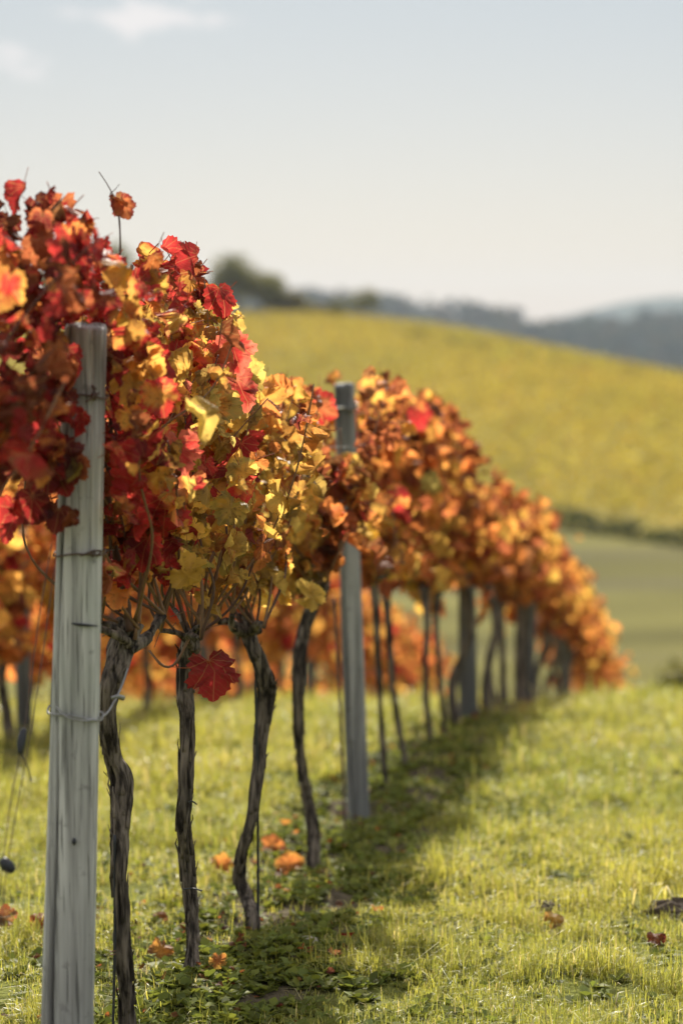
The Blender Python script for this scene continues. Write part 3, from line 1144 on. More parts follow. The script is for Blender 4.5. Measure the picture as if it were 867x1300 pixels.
def add_leaves(mb, pos, nrm, tip, size, c1, c2, rng, tmpl, curl=1.0, petiole=True):
    """pos (n,3) attach points; nrm, tip (n,3) directions; size (n,)"""
    v2, tris, quads, rim = tmpl
    n = len(pos)
    if n == 0:
        return
    tip = tip / np.linalg.norm(tip, axis=1)[:, None]
    nrm = nrm - tip * (nrm * tip).sum(1)[:, None]
    nrm = nrm / (np.linalg.norm(nrm, axis=1)[:, None] + 1e-9)
    sx = np.cross(tip, nrm)
    dry = (rng.random((n, 1)) < (0.0 if n == 1 else 0.28 if tmpl is LEAF_HI else 0.08))
    x = v2[None, :, 0] * rng.uniform(0.85, 1.15, (n, 1)) * np.where(dry, rng.uniform(0.40, 0.75, (n, 1)), 1.0)
    c1 = np.where(dry, c1 * (0.82, 0.76, 0.82), c1)
    c2 = np.where(dry, c2 * (0.55, 0.50, 0.60), c2)
    y = np.repeat(v2[None, :, 1], n, 0)
    r2 = x * x + (y - 0.3) ** 2
    curl = curl * np.clip(rng.lognormal(0, 0.45, (n, 1)), 0.4, 2.6) if n > 1 else curl
    fold = rng.normal(0.3, 0.5, (n, 1)) * curl
    fold = np.where(dry, fold + np.sign(fold) * 0.9, fold)
    cup = rng.normal(0.2, 0.75, (n, 1)) * curl
    droop = rng.normal(0.35, 0.6, (n, 1)) * curl
    ph = rng.uniform(0, 6.28, (n, 1))
    ang = np.arctan2(x, y - 0.3)
    rip = rng.uniform(0.05, 0.20, (n, 1)) * np.sin(ang * rng.integers(3, 6, (n, 1)) + ph) * np.sqrt(r2) * 1.6 * curl
    z = fold * np.abs(x) - cup * r2 - droop * np.clip(y, 0, 2) ** 2 * 0.6 + rip + 0.03 * rng.normal(size=x.shape) * curl
    so = rng.uniform(0, 200, (n, 1))
    z = z + curl * (0.30 * (vnoise(x * 3.2 + so, y * 3.2 + so * 1.7) - .5) + 0.16 * (vnoise(x * 8 + so, y * 8 - so) - .5))
    z = 0.40 * np.tanh(z / 0.40)
    # pull the outline in where it is curled so that the leaf keeps its size
    sh = 1 / np.sqrt(1 + (z * 1.2) ** 2)
    x = x * sh
    y = y * sh
    s = np.asarray(size)[:, None, None]
    V = pos[:, None, :] + (x[..., None] * sx[:, None, :] + y[..., None] * tip[:, None, :] + z[..., None] * nrm[:, None, :]) * s
    m = v2.shape[0]
    off = (np.arange(n) * m)[:, None, None]
    rep = lambda a: np.repeat(np.asarray(a)[:, None, :], m, 1).reshape(-1, 3)
    mb.add(V.reshape(-1, 3), (tris[None] + off).reshape(-1, 3), (quads[None] + off).reshape(-1, 4), rep(c1), rep(c2), np.tile(rim, n), np.tile(v2, (n, 1)))
    if petiole:
        L = s[:, 0, :] * rng.uniform(0.35, 0.7, (n, 1))
        back = -tip * 0.55 - nrm * 0.35 + rng.normal(0, .35, (n, 3)) + np.array([0, 0, 0.35])
        back /= np.linalg.norm(back, axis=1)[:, None]
        p0 = pos
        p1 = pos + back * L
        w = sx * 0.0011
        w2 = nrm * 0.0011
        ring = lambda p: np.stack([p + w, p + w2, p - w - w2], 1)
        V = np.concatenate([ring(p0), ring(p1)], 1)
        q = np.array([(0, 1, 4, 3), (1, 2, 5, 4), (2, 0, 3, 5)])
        off = (np.arange(n) * 6)[:, None, None]
        pc = np.tile(np.array([0.28, 0.10, 0.05]), (n * 6, 1))
        mb.add(V.reshape(-1, 3), None, (q[None] + off).reshape(-1, 4), pc, pc, 0.0, np.full((n * 6, 2), 3.0))


PAL = {
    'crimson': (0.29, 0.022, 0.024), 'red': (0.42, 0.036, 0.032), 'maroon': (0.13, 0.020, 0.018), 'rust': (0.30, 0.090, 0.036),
    'orange': (0.50, 0.180, 0.048), 'amber': (0.52, 0.265, 0.060), 'gold': (0.54, 0.335, 0.070), 'yellow': (0.56, 0.400, 0.100),
    'olive': (0.34, 0.270, 0.075), 'brown': (0.20, 0.085, 0.035), 'pink': (0.60, 0.150, 0.100),
}
PALN = list(PAL)
PALV = np.array([PAL[k] for k in PALN])

# weights of the palette by zone
ZONES = {
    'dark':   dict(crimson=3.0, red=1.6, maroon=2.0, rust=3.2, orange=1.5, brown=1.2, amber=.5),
    'redtop': dict(crimson=3, red=3, rust=2.6, orange=1.6, maroon=1.2, amber=.6, gold=.35),
    'mixed':  dict(red=1.4, crimson=1.2, orange=2.2, amber=2.4, gold=2.2, yellow=1.4, rust=1.8, pink=.8),
    'yellow': dict(yellow=3.2, gold=3.2, amber=1.8, olive=1.6, orange=.7, rust=.35, red=.15),
    'rusty':  dict(rust=3, orange=3.2, brown=1.4, amber=1.4, gold=.6, maroon=.3),
    'orange': dict(orange=3.4, amber=2.2, rust=2.4, gold=1.0, brown=.6),
    'glow':   dict(orange=3, amber=2.6, red=.7, gold=1.2, rust=1.4),
}


def zone_w(px, py):
    """how the leaves along the row are coloured, by where along and how high on the row they grow"""
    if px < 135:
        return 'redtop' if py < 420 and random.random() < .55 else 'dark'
    if px < 215:
        return 'mixed' if 380 < py < 540 or random.random() < .35 else 'redtop'
    if px < 255:
        return 'redtop' if py < 390 else 'mixed' if random.random() < .55 else 'yellow'
    if px < 330:
        return 'redtop' if py < 370 else ('mixed' if random.random() < .18 else 'yellow')
    if px < 405:
        return 'rusty' if py < 545 else ('yellow' if random.random() < .85 else 'orange')
    if px < 460:
        return 'rusty' if random.random() < .8 else 'mixed'
    if px < 560:
        return 'rusty' if py < 610 else ('orange' if random.random() < .6 else 'yellow')
    if px < 640:
        return 'rusty' if py < 640 and random.random() < .6 else 'orange'
    return 'orange'


def pick_cols(zones, rng):
    n = len(zones)
    c1 = np.zeros((n, 3))
    c2 = np.zeros((n, 3))
    for i, z in enumerate(zones):
        w = ZONES[z]
        ks = list(w)
        p = np.array([w[k] for k in ks], float)
        p /= p.sum()
        a, b = rng.choice(len(ks), 2, p=p)
        c1[i] = PAL[ks[a]]
        c2[i] = PAL[ks[b]]
        if z in ('mixed', 'redtop') and rng.random() < .12:
            c1[i] = PAL['gold']
            c2[i] = PAL['red']
        elif rng.random() < .4:
            c2[i] = c1[i] * rng.uniform(0.6, 1.1)
    k = rng.uniform(0.8, 1.2, (n, 1))
    return c1 * k, c2 * k


_top = [(-60, 260), (0, 250), (40, 238), (75, 242), (105, 268), (118, 305), (150, 345), (185, 318), (215, 308), (245, 322), (275, 352), (297, 395), (305, 440), (325, 478), (355, 488), (395, 480),
        (425, 474), (447, 486), (475, 472), (505, 478), (540, 492), (590, 530), (606, 570), (640, 602), (680, 642), (700, 690), (730, 740), (755, 790), (785, 858)]
_bot = [(-60, 620), (10, 635), (60, 665), (80, 680), (130, 785), (150, 762), (190, 738), (250, 756), (300, 780), (350, 780), (390, 768), (410, 720), (440, 728), (470, 748), (520, 765), (560, 752), (600, 765),
        (640, 785), (680, 800), (720, 840), (785, 900)]


def _heights(lst):
    d, h = [], []
    for x, y in lst:
        Y = 4427 / (915.0 - x)
        d.append(Y)
        h.append(P(x, y, Y).z - float(ground_base(rowx(Y), Y)))
    return np.array(d), np.array(h)


TD, TH = _heights(_top)
BD, BH = _heights(_bot)
# past the crest the canopy keeps a steady height above the ground
TH = np.where(TD > 15, 1.62, TH)
BH = np.where(BD > 15, 0.72, BH)
CAMV = np.array([0, 0, CAM_Z])


def project(p):
    q = p - CAMV
    a = PITCH
    f = q[:, 1] * math.cos(a) - q[:, 2] * math.sin(a)
    v = q[:, 1] * math.sin(a) + q[:, 2] * math.cos(a)
    return 433.5 + 3069 * q[:, 0] / f, 650 - 3069 * v / f


def grow_foliage(root, Yc, span, count, size, tmpl, mat, seed, off=0.0, heights=None, thick=0.14, zone=None, canes=None, petiole=True, reject=True):
    rng = np.random.default_rng(seed)
    mb = MB()
    n = count * 4
    Y = Yc + rng.uniform(-0.58, 0.58, n) * span + rng.normal(0, 0.06, n)
    if heights is None:
        ht = np.interp(Y, TD, TH)
        hb = np.interp(Y, BD, BH)
    else:
        hb, ht = heights
        ht = ht + 0.13 * (vnoise(Y * 1.7, Y * 0 + off * 3) - .5) * 2
        hb = hb + 0.15 * (vnoise(Y * 2.3 + 9, Y * 0 + off * 3) - .5) * 2
    if reject:
        Y = np.maximum(Y, 4.93 + 0.1 * rng.random(n))
    f = rng.uniform(0, 1, n) ** 0.9
    size_ = size * np.where(rng.random(n) < .35, rng.uniform(0.4, 0.7, n), rng.uniform(0.75, 1.25, n))
    h = hb + 0.05 + f * (ht - hb - 0.05)
    # single shoots that stand above and hang below the mass
    sh = vnoise(Y * 7.3 + seed, np.full(n, 3.7))
    up = (rng.random(n) < 0.10) & (sh > 0.55)
    h = np.where(up & ~np.bool_(reject), ht + (sh - 0.5) * 0.55 * rng.random(n), h)
    dn = (rng.random(n) < 0.06) & (sh < 0.42)
    h = np.where(dn & ~np.bool_(reject), hb - (0.5 - sh) * 0.5 * rng.random(n), h)
    x = rng.normal(0, 1, n) * thick * (1.05 - 0.45 * f)
    # clumps with gaps between them
    g = fbm(Y * 4.2 + 3 * x, h * 4.2 + seed, 2)
    keep = g > (0.42 + 0.12 * sstep(0.70, 1.0, f) + 0.08 * sstep(0.25, 0, f))
    X = rowx(Y, off) + x
    Z = ground_base(rowx(Y, off), Y) + h
    pos = np.stack([X, Y, Z], 1)
    if canes is not None and len(canes):
        # two thirds sit along the canes
        cp = np.concatenate(canes)
        idx = rng.integers(0, len(cp), n)
        use = rng.random(n) < 0.5
        cpos = cp[idx] + rng.normal(0, 0.045, (n, 3))
        hh = cpos[:, 2] - ground_base(rowx(cpos[:, 1], off), cpos[:, 1])
        ok = use & (hh > hb + .03) & (hh < np.interp(cpos[:, 1], TD, TH) if heights is None else hh < ht)
        pos = np.where(ok[:, None], cpos, pos)
        keep = keep | ok
    if reject:
        px, py = project(pos)
        half = size_ * 500 * 0.5
        # the near post stands clear of leaves on its lit half, the trunk heads stay visible
        blk = (px + half * 1.35 > 94) & (px - half * 1.1 < 136) & (py + half > 405) & (pos[:, 1] < 5.47)
        blk |= (px + half * .5 > 424) & (px - half * .5 < 456) & (py > 470) & (py < 590) & (pos[:, 1] < 9.72)
        blk |= (px + half * .4 > 434) & (px - half * .4 < 466) & (py > 700) & (pos[:, 1] < 9.72)
        keep &= ~blk
        top = np.interp(px, [p[0] for p in _top], [p[1] for p in _top])
        bot = np.interp(px, [p[0] for p in _bot], [p[1] for p in _bot])
        keep &= (py > top + half * 0.35) & (py < bot + 2 - half * .35)
    sel = np.nonzero(keep)[0][:count]
    pos, x, sz, f = pos[sel], (pos[:, 0] - rowx(pos[:, 1], off))[sel], size_[sel], f[sel]
    m = len(pos)
    side = np.where(rng.random(m) < 0.5 + np.clip(x * 2.5, -.45, .45), 1.0, -1.0)
    nrm = np.stack([side * 0.75 + rng.normal(0, .5, m), rng.normal(-.05, .65, m), 0.35 + rng.normal(0, .45, m)], 1)
    tip = np.stack([side * 0.35 + rng.normal(0, .55, m), rng.normal(0, .55, m), -0.85 + rng.normal(0, .45, m)], 1)
    if zone is None:
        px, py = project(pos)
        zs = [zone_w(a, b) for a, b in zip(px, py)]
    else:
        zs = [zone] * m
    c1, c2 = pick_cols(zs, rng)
    # leaf attach point is above the drawn centre
    pos = pos - tip / np.linalg.norm(tip, axis=1)[:, None] * sz[:, None] * 0.35
    add_leaves(mb, pos, nrm, tip, sz, c1, c2, rng, tmpl, 1.7, petiole)
    return mb.build('foliage', mat, root, leaf=True)


# ------------------------------------------------------------------ trunks
def trunk_mesh(mb, pts, seed, step=0.010, sides=34, rough=1.0, strips=22):
    """pts: list of (x,y,z,radius)"""
    rng = np.random.default_rng(seed)
    p = catmull(np.array(pts), step)
    n = len(p)
    path = p[:, :3].copy()
    path += np.stack([vnoise(np.arange(n) * .09 + seed * 3, np.zeros(n)), vnoise(np.arange(n) * .09, np.full(n, 5.5 + seed)), np.full(n, .5)], 1) * 0.008 * rough - 0.004 * rough
    th = np.linspace(0, 2 * np.pi, sides, endpoint=False)
    prof = []
    for i in range(n):
        tw = i * step * 2.0
        ridged = np.abs(vnoise((th + tw) * 3.6 + seed, np.full(sides, i * step * 7.0)) - .5) * 2
        lump = vnoise(np.cos(th) * 1.5 + seed, np.sin(th) * 1.5 + i * step * 14) - .5
        fine = vnoise((th + tw) * 7, np.full(sides, i * step * 22.0)) - .5
        prof.append(1 + rough * (0.42 * (ridged - .4) + 0.42 * lump + 0.26 * fine))
    tube(mb, path, p[:, 3], sides, prof)
    # loose strips of bark
    for k in range(strips):
        i = int(rng.integers(3, n - 14))
        L = int(rng.integers(6, max(8, min(22, n - i))))
        a = rng.uniform(0, 6.28)
        d = np.array([math.cos(a), math.sin(a), 0])
        pp = []
        for j in range(0, min(L, n - i), 2):
            lift = 1.04 + 0.7 * (j / L) ** 3 * rng.uniform(0, 1.4)
            pp.append(path[i + j] + d * p[i + j, 3] * lift)
        if len(pp) > 2:
            pp = np.array(pp)
            tube(mb, pp, np.linspace(0.0050, 0.0010, len(pp)) * rng.uniform(.5, 1.4), 5)


def px_trunk(lst, Y, head=True):
    out = []
    for x, y, w in lst:
        q = P(x, y, Y)
        out.append((q.x, q.y, q.z, w * 0.80 / 2 / 3069 * Y))
    return out


def wild_cane(start, end, rng, bow=0.05, wig=0.02, step=0.03):
    s, e = np.array(start, float), np.array(end, float)
    L = np.linalg.norm(e - s)
    ks = [s]
    nseg = max(3, int(L / 0.14))
    b = rng.normal(0, bow, 3)
    for i in range(1, nseg):
        t = i / nseg
        ks.append(s + (e - s) * t + b * math.sin(t * math.pi) + rng.normal(0, wig, 3))
    ks.append(e)
    return catmull(np.array(ks), step)


def add_cane(root, path, r0, r1, mat, nodes=True, name='cane'):
    mb = MB()
    n = len(path)
    r = np.linspace(r0, r1, n)
    if nodes:
        r = r * (1 + 0.28 * (np.arange(n) % 4 == 0))
    tube(mb, path, r, 7)
    return mb.build(name, mat, root)


G_VINE = 'grape vines of the main row'
NEAR = [
    # depth, trunk outline in the photograph's pixels (x, y, width), label
    (4.58, [(-132, 1560, 28), (-134, 1440, 26), (-128, 1300, 26), (-136, 1150, 28), (-130, 1000, 30), (-125, 900, 36), (-124, 830, 44)],
     'grape vine with dark crimson leaves hanging over the left of the thick post'),
    (5.76, [(161, 1345, 26), (161, 1290, 24), (157, 1200, 25), (153, 1120, 25), (155, 1050, 27), (153, 995, 32), (142, 962, 26), (138, 905, 24), (143, 868, 29), (151, 838, 36), (158, 812, 36), (164, 796, 22)],
     'grape vine with a twisted stepped trunk close behind the thick post, red and gold leaves'),
    (6.58, [(248, 1272, 26), (246, 1238, 25), (245, 1228, 29), (244, 1200, 18), (242, 1150, 19), (238, 1100, 22), (233, 1045, 22), (237, 1000, 20), (239, 920, 21), (236, 875, 25), (238, 840, 27), (243, 812, 28), (246, 800, 16)],
     'grape vine with a straight slim trunk and one big red leaf hanging beside it'),
    (7.15, [(316, 1222, 26), (319, 1192, 23), (321, 1158, 20), (312, 1140, 22), (303, 1118, 18), (306, 1085, 16), (318, 1045, 16), (328, 985, 18), (333, 930, 20), (338, 885, 24), (334, 855, 26), (322, 820, 22), (313, 790, 20)],
     'grape vine with a curved trunk bulging near the ground, yellow leaves'),
    (8.42, [(396, 1125, 24), (397, 1098, 19), (399, 1062, 17), (391, 1020, 16), (382, 960, 15), (378, 900, 16), (380, 845, 18), (387, 800, 18), (396, 768, 20), (402, 745, 16)],
     'grape vine with a leaning trunk just before the slim second post'),
    (10.32, [(493, 1020, 14), (491, 1000, 12), (486, 940, 9), (482, 860, 9), (478, 790, 10), (474, 740, 15), (473, 722, 14)],
     'grape vine with a thin dark trunk right behind the slim second post'),
    (11.07, [(517, 985, 13), (514, 965, 11), (504, 915, 9), (497, 860, 9), (494, 800, 9), (491, 760, 12), (490, 735, 12)],
     'grape vine with a slanting thin trunk, second behind the slim post'),
    (12.05, [(547, 960, 12), (546, 935, 10), (541, 890, 9), (538, 845, 9), (542, 800, 10), (540, 765, 13), (538, 745, 12)],
     'grape vine with a dark forked trunk before the broad third post'),
    (12.72, [(565, 935, 11), (562, 905, 9), (557, 860, 8), (554, 800, 9), (556, 765, 11), (557, 745, 11)],
     'grape vine with a faint thin trunk closest before the broad third post'),
]
vines = []
for i, (Y, tr, lab) in enumerate(NEAR):
    rng = np.random.default_rng(100 + i)
    pts = px_trunk(tr, Y)
    # small sway in depth
    pts = [(x, y + 0.03 * math.sin(k * 1.3 + i), z, r) for k, (x, y, z, r) in enumerate(pts)]
    g = gz(pts[0][0], Y)
    z_low = pts[0][2]
    if z_low > g - 0.03:
        pts = [(pts[0][0], pts[0][1], g - 0.06, pts[0][3] * 1.1)] + pts[1:]
    root = empty('grape_vine', (pts[0][0], Y, g), lab, 'grape vine', G_VINE)
    mb = MB()
    near = Y < 9
    trunk_mesh(mb, pts, i + 1, 0.008 if near else 0.02, 34 if near else 12, 1.0, 75 if near else 6)
    head = np.array(pts[-1][:3])
    hr = pts[-1][3]
    # short spurs on the head
    arms = []
    for k in range(4 if near else 2):
        a = rng.uniform(0, 6.28)
        st = head + np.array([0, 0, -0.03 - 0.035 * rng.random()])
        e = st + np.array([0.10 * (1 if k % 2 else -1) * rng.uniform(.25, .9), rng.normal(0, .10), rng.uniform(0.02, 0.09)])
        pp = catmull([st, (st + e) / 2 + rng.normal(0, .012, 3), e], 0.012)
        tube(mb, pp, np.linspace(hr * 0.8, hr * 0.45, len(pp)), 10, [1 + .25 * (vnoise(np.arange(10) * 1.7 + k, np.full(10, j * .7)) - .5) * 2 for j in range(len(pp))])
        arms.append(e)
    # split, knobbly crown of old pruning cuts
    if near:
        for k in range(5):
            st = head + np.array([rng.normal(0, hr * .7), rng.normal(0, hr * .7), -0.02])
            e = st + np.array([rng.normal(0, .02), rng.normal(0, .02), rng.uniform(.02, .05)])
            tube(mb, catmull([st - np.array([0, 0, .03]), st, e], 0.01), hr * rng.uniform(.3, .55), 8)
    mb.build('trunk', MAT['bark'], root)
    # canes
    canes = []
    nc = 4 if i == 0 else (17 if near else 6)
    for k in range(nc):
        st = (arms[k % len(arms)] if rng.random() < .6 else head + rng.normal(0, .02, 3))
        ex = head[0] + rng.normal(0, 0.13)
        ey = Y + (0.15 if i == 0 else rng.normal(0, 0.30))
        top = float(np.interp(ey, TD, TH)) + float(ground_base(rowx(ey), ey))
        ez = head[2] + (top - head[2]) * rng.uniform(0.45, 0.95)
        path = wild_cane(st, (rowx(ey) + rng.normal(0, .12), ey, ez), rng, 0.06, 0.018)
        qx, qy = project(path)
        out = np.nonzero(qy < np.interp(qx, [p[0] for p in _top], [p[1] for p in _top]) - 6)[0]
        if len(out):
            path = path[: max(4, out[0])]
        canes.append(path)
        add_cane(root, path, 0.0042 if near else 0.005, 0.0016, MAT['cane'] if k % 3 else MAT['cane_dark'])
    vines.append((root, head, canes))
    dens = {0: 240, 1: 390, 2: 380, 3: 400, 4: 460}.get(i, 330)
    span = {0: 0.35, 1: 1.0, 2: 0.95, 3: 0.95, 4: 1.3, 5: 1.1}.get(i, 0.9)
    grow_foliage(root, {0: 5.12, 4: 8.6, 5: 10.1}.get(i, Y + 0.05), span, dens, 0.070 if i == 0 else 0.078 if Y < 8 else 0.090, LEAF_HI if near else LEAF_LO, MAT['leaf'] if near else MAT['leaf_far'], 200 + i, canes=canes)

# --- special pieces of the near vines ---------------------------------------------------------
def px_path(lst, step=0.015):
    return catmull([np.array(P(*p)) for p in lst], step)


v1 = vines[1][0]
v2 = vines[2][0]
r_ = np.random.default_rng(77)
# thick dark arching canes behind the post
add_cane(v1, px_path([(165, 800, 5.76), (160, 760, 5.74), (147, 700, 5.70), (138, 640, 5.66), (140, 560, 5.64), (146, 480, 5.6), (156, 400, 5.6), (168, 336, 5.62)]), 0.0090, 0.0042, MAT['cane_dark'])
add_cane(v1, px_path([(150, 355, 5.62), (153, 310, 5.62), (150, 265, 5.62), (140, 240, 5.62), (126, 218, 5.62)]), 0.0028, 0.0010, MAT['cane_dark'])
add_cane(v1, px_path([(140, 246, 5.62), (147, 240, 5.62), (152, 234, 5.6)], 0.006), 0.0011, 0.0006, MAT['cane_dark'], False)
add_cane(v1, px_path([(141, 530, 5.64), (152, 560, 5.62), (166, 585, 5.6), (172, 590, 5.6)]), 0.0035, 0.002, MAT['cane_dark'])
add_cane(v1, px_path([(176, 790, 5.76), (182, 740, 5.78), (192, 690, 5.8), (197, 640, 5.8), (208, 590, 5.8)]), 0.005, 0.0025, MAT['cane'])
add_cane(v1, px_path([(186, 360, 5.7), (198, 335, 5.7), (204, 318, 5.7)]), 0.003, 0.0015, MAT['cane_dark'])
for pts, ra, rb, mt in [
    ([(246, 805, 6.58), (262, 740, 6.56), (258, 690, 6.55), (250, 640, 6.55)], .0042, .002, 'cane'),
    ([(240, 805, 6.58), (228, 760, 6.58), (216, 715, 6.58), (214, 650, 6.58)], .0042, .002, 'cane'),
    ([(238, 806, 6.58), (222, 750, 6.52), (207, 728, 6.5), (196, 700, 6.5)], .004, .002, 'cane_dark'),
    ([(250, 800, 6.6), (275, 765, 6.6), (296, 725, 6.6), (304, 660, 6.6)], .0045, .002, 'cane'),
    ([(252, 806, 6.6), (290, 775, 6.62), (310, 745, 6.62), (330, 690, 6.62)], .0045, .002, 'cane_dark'),
    ([(236, 812, 6.56), (222, 800, 6.5), (205, 780, 6.46), (188, 762, 6.44)], .0045, .0025, 'cane'),
    ([(246, 802, 6.58), (243, 760, 6.6), (246, 700, 6.6), (240, 660, 6.6)], .0034, .0016, 'cane'),
    ([(254, 800, 6.58), (246, 800, 6.5), (238, 815, 6.48), (225, 840, 6.46), (214, 847, 6.46), (203, 842, 6.46), (190, 826, 6.48)], .0044, .003, 'cane'),
]:
    add_cane(v2, px_path(pts), ra, rb, MAT[mt])
# red tendrils and dry twigs crossing the head
mb = MB()
for pts in ([(216, 783, 6.5), (240, 776, 6.5), (258, 780, 6.5)], [(205, 765, 6.5), (225, 750, 6.5), (250, 744, 6.5)], [(212, 733, 6.5), (226, 728, 6.5), (238, 729, 6.5)],
            [(130, 808, 5.8), (160, 792, 5.8), (172, 788, 5.8)], [(262, 797, 6.6), (285, 793, 6.6), (300, 799, 6.6)], [(224, 790, 6.45), (214, 800, 6.45), (206, 798, 6.45), (196, 822, 6.45)]):
    tube(mb, px_path(pts, 0.008), 0.0013, 5)
mb.build('tendril', MAT['cane'], v2)


def single_leaf(root, px, py, Y, size, tip, nrm, c1, c2, seed, label=None, curl=0.5, name='leaf', petiole=None):
    mb = MB()
    q = np.array([P(px, py, Y)])
    add_leaves(mb, q, np.array([nrm], float), np.array([tip], float), np.array([size]), np.array([c1]), np.array([c2]), np.random.default_rng(seed), LEAF_HI, curl, False)
    if petiole:
        tube(mb, px_path(petiole, 0.01), 0.0014, 6, col=(0.30, 0.08, 0.04))
    o = mb.build(name, MAT['leaf'], root, leaf=True)
    if label:
        o['label'] = label
    return o


RED, CRIM, GOLD, PINK, AMB, MAR, RUST = (np.array(PAL[k]) for k in ('red', 'crimson', 'gold', 'pink', 'amber', 'maroon', 'rust'))
single_leaf(v2, 268, 836, 6.42, 0.128, (0.22, -0.35, -0.9), (0.45, -0.85, 0.05), CRIM * 0.9, RED * 0.55, 5, 'large crimson leaf hanging alone below the canopy', 0.9,
            petiole=[(214, 846, 6.46), (235, 848, 6.44), (255, 846, 6.43), (268, 838, 6.42)])
# conspicuous leaves along the near vines
for k, (px, py, Y, s, tip, nrm, c1, c2, cu) in enumerate([
    (180, 425, 5.55, .105, (-.1, -.1, -1), (-.3, -1, .2), RED, CRIM, .7),
    (190, 455, 5.58, .125, (.15, 0, -1), (.5, -.8, .1), CRIM, RED, .8),
    (206, 640, 5.68, .11, (.2, -.1, -1), (.5, -1, .2), CRIM, RED, .6),
    (188, 690, 5.66, .10, (-.3, 0, -1), (-.2, -1, .2), CRIM, RED, .6),
    (225, 565, 5.75, .10, (.2, -.1, -1), (.7, -.8, .2), RED, PINK, .7),
    (165, 590, 5.6, .11, (.1, 0, -1), (-.2, -1, .1), RUST, RED, .7),
    (280, 372, 6.3, .095, (.2, -.2, -.9), (.3, -1, .4), CRIM, RED, .6),
    (170, 365, 5.55, .085, (.8, -.2, -.6), (.1, -1, .6), PINK, RED, .5),
    (290, 440, 6.35, .11, (.5, -.1, -.9), (.4, -.9, .3), RED, PINK, .6),
    (262, 448, 6.35, .10, (-.1, 0, -1), (-.1, -1, .3), AMB, RED, .6),
    (300, 490, 6.4, .105, (.5, 0, -.9), (.6, -.9, .2), RED, PINK, .6),
    (306, 570, 6.45, .09, (.1, 0, -1), (.3, -1, .2), CRIM, RED, .6),
    (292, 590, 6.45, .085, (-.1, 0, -1), (-.2, -1, .2), CRIM, CRIM, .6),
    (155, 262, 5.62, .06, (.4, 0, -.9), (-.2, -1, .3), RUST, MAR, 1.0),
    (146, 258, 5.62, .045, (.3, 0, -.9), (.6, -1, .3), np.array(PAL['brown']), MAR, 1.0),
]):
    single_leaf(v1 if Y < 6 else v2, px, py - 8, Y, s, tip, nrm, c1, c2, 300 + k, None, cu)
# leaves coloured dark for their shade, draped over the left part of the thick post
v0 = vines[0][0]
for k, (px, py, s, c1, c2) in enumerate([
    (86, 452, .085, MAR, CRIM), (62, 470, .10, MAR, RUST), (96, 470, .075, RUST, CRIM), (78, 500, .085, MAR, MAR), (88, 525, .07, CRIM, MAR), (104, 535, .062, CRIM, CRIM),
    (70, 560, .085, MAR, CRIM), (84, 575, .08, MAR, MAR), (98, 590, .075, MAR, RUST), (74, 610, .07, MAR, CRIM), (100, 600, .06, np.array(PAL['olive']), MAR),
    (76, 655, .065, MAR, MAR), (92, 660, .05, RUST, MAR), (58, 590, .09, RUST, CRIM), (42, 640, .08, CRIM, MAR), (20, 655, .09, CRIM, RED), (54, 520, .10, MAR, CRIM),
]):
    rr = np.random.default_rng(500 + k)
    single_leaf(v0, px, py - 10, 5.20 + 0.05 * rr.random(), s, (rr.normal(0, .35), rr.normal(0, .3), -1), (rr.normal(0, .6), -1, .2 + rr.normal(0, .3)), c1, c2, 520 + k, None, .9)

# two bright red leaves on the blurred vines
for k, (px, py, Y, s, vi) in enumerate([(528, 518, 10.9, .12, 6), (503, 625, 10.3, .10, 5), (512, 645, 10.4, .08, 5)]):
    single_leaf(vines[vi][0], px, py, Y - .2, s, (.3, 0, -.8), (.3, -1, .2), RED * (.8, .5, .7), CRIM, 700 + k, 'vivid red leaf among rust orange ones', .4)

# ------------------------------------------------------------------ far vines of the main row
def simple_vine(Y, off, group, label, seed, count, size, heights, zone, th=0.95, thick=0.14, r=0.028):
    rng = np.random.default_rng(seed)
    x = float(rowx(Y, off)) + rng.normal(0, 0.03)
    z = gz(x, Y)
    root = empty('grape_vine', (x, Y, z), label, 'grape vine', group)
    mb = MB()
    pts = [(x, Y, z - .08, r * 1.2), (x + rng.normal(0, .03), Y + rng.normal(0, .03), z + .25 * th, r), (x + rng.normal(0, .04), Y, z + .6 * th, r * .85), (x + rng.normal(0, .03), Y, z + th, r * 1.2)]
    trunk_mesh(mb, pts, seed, 0.04, 10, 0.8, 0)
    for k in range(3):
        s = np.array(pts[-1][:3])
        e = s + np.array([rng.normal(0, .1), rng.normal(0, .25), rng.uniform(.25, .5)])
        tube(mb, wild_cane(s, e, rng, .03, .01, .06), 0.007, 6)
    mb.build('trunk', MAT['bark'], root)
    grow_foliage(root, Y, 0.95 if off == 0 else 1.1, count, size, LEAF_LO, MAT['leaf_far'], seed + 900, off, heights, thick, zone, None, False, False)
    return root


ys = [13.3] + [14.65 + 0.86 * k for k in range(24)]
for k, Y in enumerate(ys):
    lab = 'orange leaved grape vine behind the broad third post' if Y < 18 else 'small orange grape vine where the row drops down the slope'
    if k == 0:
        lab = 'rust orange grape vine hiding the top of the broad third post'
    simple_vine(Y, 0.0, G_VINE, lab, 1000 + k, 300 if Y < 18 else 230, 0.115, (0.80 - 0.012 * (Y - 14), 1.30 if Y > 15 else 1.36), None if Y < 16 else 'orange', 0.92, 0.16)

# next rows
G2, G3 = 'grape vines of the second row', 'grape vines of the third row'
for k, Y in enumerate(np.arange(11.4, 31, 0.95)):
    simple_vine(float(Y), -2.2, G2, 'glowing orange grape vine of the next row beyond the grass strip', 2000 + k, 260, 0.12, (0.50, 1.62), 'glow', 0.62)
for k, Y in enumerate(np.arange(15, 36, 1.15)):
    simple_vine(float(Y), -4.4, G3, 'orange grape vine of the third row, mostly behind the second', 3000 + k, 200, 0.14, (0.42, 1.6), 'glow', 0.55, 0.2)

